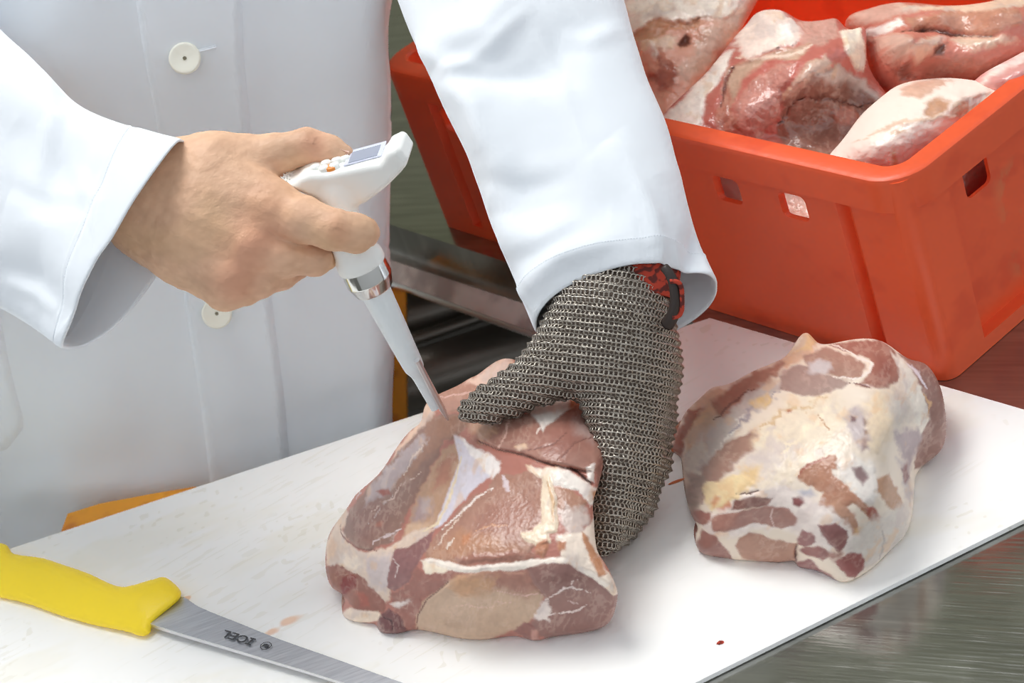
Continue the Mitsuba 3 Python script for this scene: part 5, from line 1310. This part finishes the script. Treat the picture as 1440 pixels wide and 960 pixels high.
# sleeves
def sleeve(st, rows=220, n=200, hem=.028, folds=(), seed=0, shell=.0013):
    Lp, Rp = np.array([s_[0] for s_ in st]), np.array([s_[1] for s_ in st])
    ra, bow = np.array([s_[2] for s_ in st]), np.array([np.broadcast_to(s_[3], 2) for s_ in st], float)
    mid = (Lp + Rp) / 2
    t = np.concatenate([[0], np.cumsum(np.linalg.norm(np.diff(mid, axis=0), axis=1))])
    tt = np.linspace(0, t[-1], rows)
    cs = lambda a: CubicSpline(t, a)(tt)
    Lf, Rf, rf, bf_ = cs(Lp), cs(Rp), np.interp(tt, t, ra), np.stack([np.interp(tt, t, bow[:, k]) for k in (0, 1)], 1)
    c, a = (Lf + Rf) / 2, (Rf - Lf) / 2
    axis = np.gradient(c, axis=0)
    axis /= np.linalg.norm(axis, axis=1, keepdims=True)
    bk = np.tile(FACE, (rows, 1)) * (np.linalg.norm(a, axis=1) * rf)[:, None]
    th_ = np.arange(n) / n * 2 * np.pi
    ex_ = lambda v: np.sign(v) * np.abs(v) ** .72
    V = c[:, None] + np.cos(th_)[None, :, None] * a[:, None] + ex_(np.sin(th_))[None, :, None] * bk[:, None] + (np.sin(th_)[None, :] * np.where(np.sin(th_)[None, :] > 0, bf_[:, :1], bf_[:, 1:]))[..., None] * axis[:, None]
    v, F = grid_mesh(V)
    N_ = normals(v, F)
    ctr = np.repeat(c, n, 0)
    N_ = N_ * np.sign(np.sum(N_ * (v - ctr), 1).mean())
    if np.sum(normals(v, F) * (v - ctr), 1).mean() < 0:
        F = F[:, ::-1]
    d = np.zeros(len(v))
    for pl, w, am in folds:
        flat = np.stack([AX, BX], 1)
        dl, al = line_d(v @ flat, np.asarray(pl) @ flat)
        d += am * .75 * np.exp(-(dl / w) ** 2) * np.sqrt(np.clip(1 - (al * 2 - 1) ** 2 * .9, 0, 1)) * smooth01(.1, .5, N_ @ FACE)
    fr_ = np.repeat(t[-1] - tt, n)
    d += noisev(v, .07, seed, 2) * .005 * smooth01(0, .10, fr_) + noisev(v, .03, seed + 4, 2) * .0012
    step_ = smooth01(hem + .0012, hem - .0012, fr_) * .0007
    groove = -.0009 * np.exp(-((fr_ - hem + .003) / .0013) ** 2)
    thr_ = .5 + .5 * np.sign(np.sin(np.tile(th_, rows) * n * .9))
    lip = -.0006 * np.exp(-(fr_ / .0015) ** 2)
    v2 = v + N_ * (d + step_ + groove + lip)[:, None]
    inner = v + N_ * (d - shell - .0006 * np.exp(-((fr_ - hem) / .0012) ** 2))[:, None]
    o2, i2 = v2.reshape(rows, n, 3), inner.reshape(rows, n, 3)
    V2 = np.concatenate([o2, i2[::-1]])
    vv, FF = grid_mesh(V2)
    if np.sum(normals(v2, F) * N_, 1).mean() > 0 and (F[0] == FF[0]).all() is False:
        pass
    f0 = grid_mesh(o2)[1]
    if np.sum(normals(v2, f0) * N_, 1).mean() < 0:
        FF = FF[:, ::-1]
    last, first = (2 * rows - 1) * n, 0
    j = np.arange(n)
    jn = (j + 1) % n
    cap = np.vstack([np.stack([j, jn, last + j], 1), np.stack([jn, last + jn, last + j], 1)])
    return vv, np.vstack([FF, cap]), v2.reshape(rows, n, 3), N_.reshape(rows, n, 3), t[-1] - tt


SL = lambda s, q, r, bow: (np.array(s[0]), np.array(s[1]), r, bow)
right_sl = [SL([(-.4367,.2642,.5034),(-.6107,.1768,.3532)], 0, .5, 0), SL([(-.4255,.132,.4153),(-.543,.0337,.2464)], 0, .5, 0), SL([(-.4065,.0776,.3815),(-.4811,-.0196,.2343)], 0, .5, 0), SL([(-.3836,.031,.3571),(-.4554,-.0569,.2259)], 0, .48, 0), SL([(-.3656,-.0086,.3408),(-.4404,-.0869,.226)], 0, .46, 0),
            SL([(-.3343,-.0418,.3254),(-.43,-.1099,.2283)], 0, .50, (0, -.012)), SL([(-.3035,-.0678,.3145),(-.4238,-.1212,.2287)], 0, .52, (-.001, -.030))]
rsl = sleeve(right_sl, seed=31, folds=[([(-.3829,.0088,.3627),(-.3804,-.0354,.3465),(-.3982,-.0614,.3216)], .007, .0045), ([(-.3793,-.0589,.3258),(-.3674,-.0953,.3031),(-.3778,-.1158,.2679)], .007, .003), ([(-.4247,-.0498,.3216),(-.4008,-.076,.3064),(-.3787,-.0857,.2997)], .007, -.003), ([(-.4539,-.0699,.2673),(-.4324,-.0871,.2576),(-.4201,-.1052,.2462)], .006, .004), ([(-.3663,-.0211,.351),(-.3504,-.0745,.3189),(-.3523,-.1082,.281)], .02, .003), ([(-.4358,-.0579,.3077),(-.4036,-.0806,.2886),(-.3904,-.1146,.2501)], .025, .007), ([(-.4106,-.0138,.3437),(-.3904,-.0513,.3191),(-.3683,-.0671,.3118)], .02, -.005), ([(-.4603,-.0648,.276),(-.426,-.0852,.2607),(-.4104,-.1096,.2387)], .014, -.006),
                                           ([(-.3998,.0433,.3822),(-.3909,-.0267,.3414),(-.4137,-.0621,.3005)], .02, .006)])
scene['person__coat__sleeve'] = ply(rsl[:2], 'cloth', smooth=True)
left_sl = [SL([(-.1264,.3127,.4674),(.0613,.2948,.4367)], 0, .5, 0), SL([(-.1364,.1589,.3622),(.0336,.1379,.3261)], 0, .5, 0), SL([(-.1371,.0594,.3105),(.0152,.0387,.2748)], 0, .48, 0), SL([(-.1367,.0199,.2823),(.0084,-.0034,.2423)], 0, .48, 0), SL([(-.1349,-.0202,.2532),(.0043,-.0427,.2146)], 0, .48, 0), SL([(-.1314,-.0629,.2196),(.0021,-.0804,.1895)], 0, .48, -.004),
           SL([(-.1326,-.097,.1908),(-.004,-.1137,.1621)], 0, .54, -.010), SL([(-.1314,-.126,.1609),(-.0062,-.1377,.1408)], 0, .58, -.018), SL([(-.1297,-.154,.1326),(-.0056,-.1605,.1215)], 0, .64, -.028)]
lsl = sleeve(left_sl, seed=41, folds=[([(-.1334,-.0078,.2943),(-.1207,-.0369,.2842),(-.0975,-.0506,.2805),(-.076,-.062,.2808)], .006, .0050), ([(-.1177,-.0385,.2815),(-.09,-.0448,.2905),(-.0578,-.0275,.3003)], .006, .0050), ([(-.1255,-.0406,.2778),(-.1147,-.0715,.2644),(-.1186,-.0963,.2417)], .007, .0045), ([(-.1298,-.0943,.2253),(-.1065,-.1198,.2211),(-.0736,-.1311,.2216)], .007, -.0035),
    ([(-.1329,-.1635,.166),(-.0983,-.1698,.185),(-.0636,-.1749,.1862)], .007, .0045), ([(-.1311,-.1518,.1861),(-.1045,-.1607,.1906),(-.0749,-.1623,.1978)], .007, -.0035), ([(-.0368,-.1301,.2036),(-.034,-.1547,.1811),(-.0366,-.1771,.1625)], .006, .004), ([(-.0418,-.0572,.289),(-.025,-.0619,.2809),(-.0022,-.0443,.2714)], .007, .0035), ([(-.1256,-.0261,.2829),(-.1147,-.0571,.2693),(-.1125,-.099,.2371),(-.126,-.1257,.211)], .014, 0.0102), ([(-.1294,-.0081,.2939),(-.0901,-.0292,.2975),(-.0611,-.0095,.3113)], .014, 0.0102), ([(-.1184,-.0394,.2799),(-.0908,-.0526,.277),(-.0475,-.0715,.2645)], .012, -0.0085), ([(-.0214,-.0491,.2831),(-.0445,-.0524,.2774),(-.0585,-.0575,.2686)], .016, -0.0068),
                                          ([(-.1271,-.1205,.22),(-.0984,-.1375,.2107),(-.0563,-.148,.1927)], .016, -0.0085), ([(-.131,-.1324,.1996),(-.1049,-.1462,.1956),(-.0618,-.1419,.2031)], .016, 0.0085), ([(-.1252,-.16,.1721),(-.0912,-.1628,.1871),(-.0446,-.1666,.1805)], .018, 0.0102), ([(-.0427,-.1072,.223),(-.0306,-.1247,.1928),(-.034,-.1647,.1638)], .018, 0.0085),
                                          ([(-.0384,-.1783,.1605),(-.0224,-.1745,.1471),(-.0047,-.1475,.1538)], .010, -0.0119), ([(-.0561,-.0252,.3042),(-.0541,-.06,.2842),(-.0555,-.1088,.2401),(-.0574,-.1427,.2017)], .006, 0.0016)])
scene['person__coat__sleeve_001'] = ply(lsl[:2], 'cloth', smooth=True)


def hem_stitch(sl, key, at=.0245):
    grid, N_, fr_ = sl[2], sl[3], sl[4]
    i = int(np.argmin(np.abs(fr_ - at)))
    loop = grid[i] + N_[i] * .0002
    q = spline(np.vstack([loop, loop[:1]]), 900)
    scene[key] = ply(join(*[tube(q[a:a + 3], .0003, 5) for a in range(0, 897, 5)]), 'cloth')


hem_stitch(rsl, 'person__coat__sleeve__stitching')
hem_stitch(lsl, 'person__coat__sleeve_001__stitching')

# ------------------------------------------------------------------ scraps on the board
def scrap(c, r, key, mat, label, flat=.5, seed=0):
    s_ = trimesh.creation.icosphere(subdivisions=3, radius=1.)
    v_ = np.array(s_.vertices)
    v_ = v_ * (1 + .7 * noisev(v_ * 2 + seed, 1., seed)[:, None]) * np.asarray(r)
    v_[:, 2] = np.maximum(v_[:, 2] * flat, 0)
    k_ = obj(key, (v_ + np.asarray(c) + [0, 0, .0003], np.array(s_.faces)), mat, True)
    tag(k_, label, 'scrap' if 'scrap' in key else 'juice')


scrap((-.0928,-.362,0), (.0022, .0016, .002), 'meat_scrap', 'strap_red', 'tiny brown meat scrap lying alone on the board near its right edge', seed=2)
scrap((-.0707,-.1479,0), (.011, .004, .0012), 'meat_juice', 'juice', 'reddish meat juice running from under the lean cut toward the glove', seed=3)
scrap((-.0752,-.1856,0), (.006, .0015, .0008), 'meat_juice', 'juice', 'thin orange streak of juice beside the lean cut, below the larger one', seed=5)
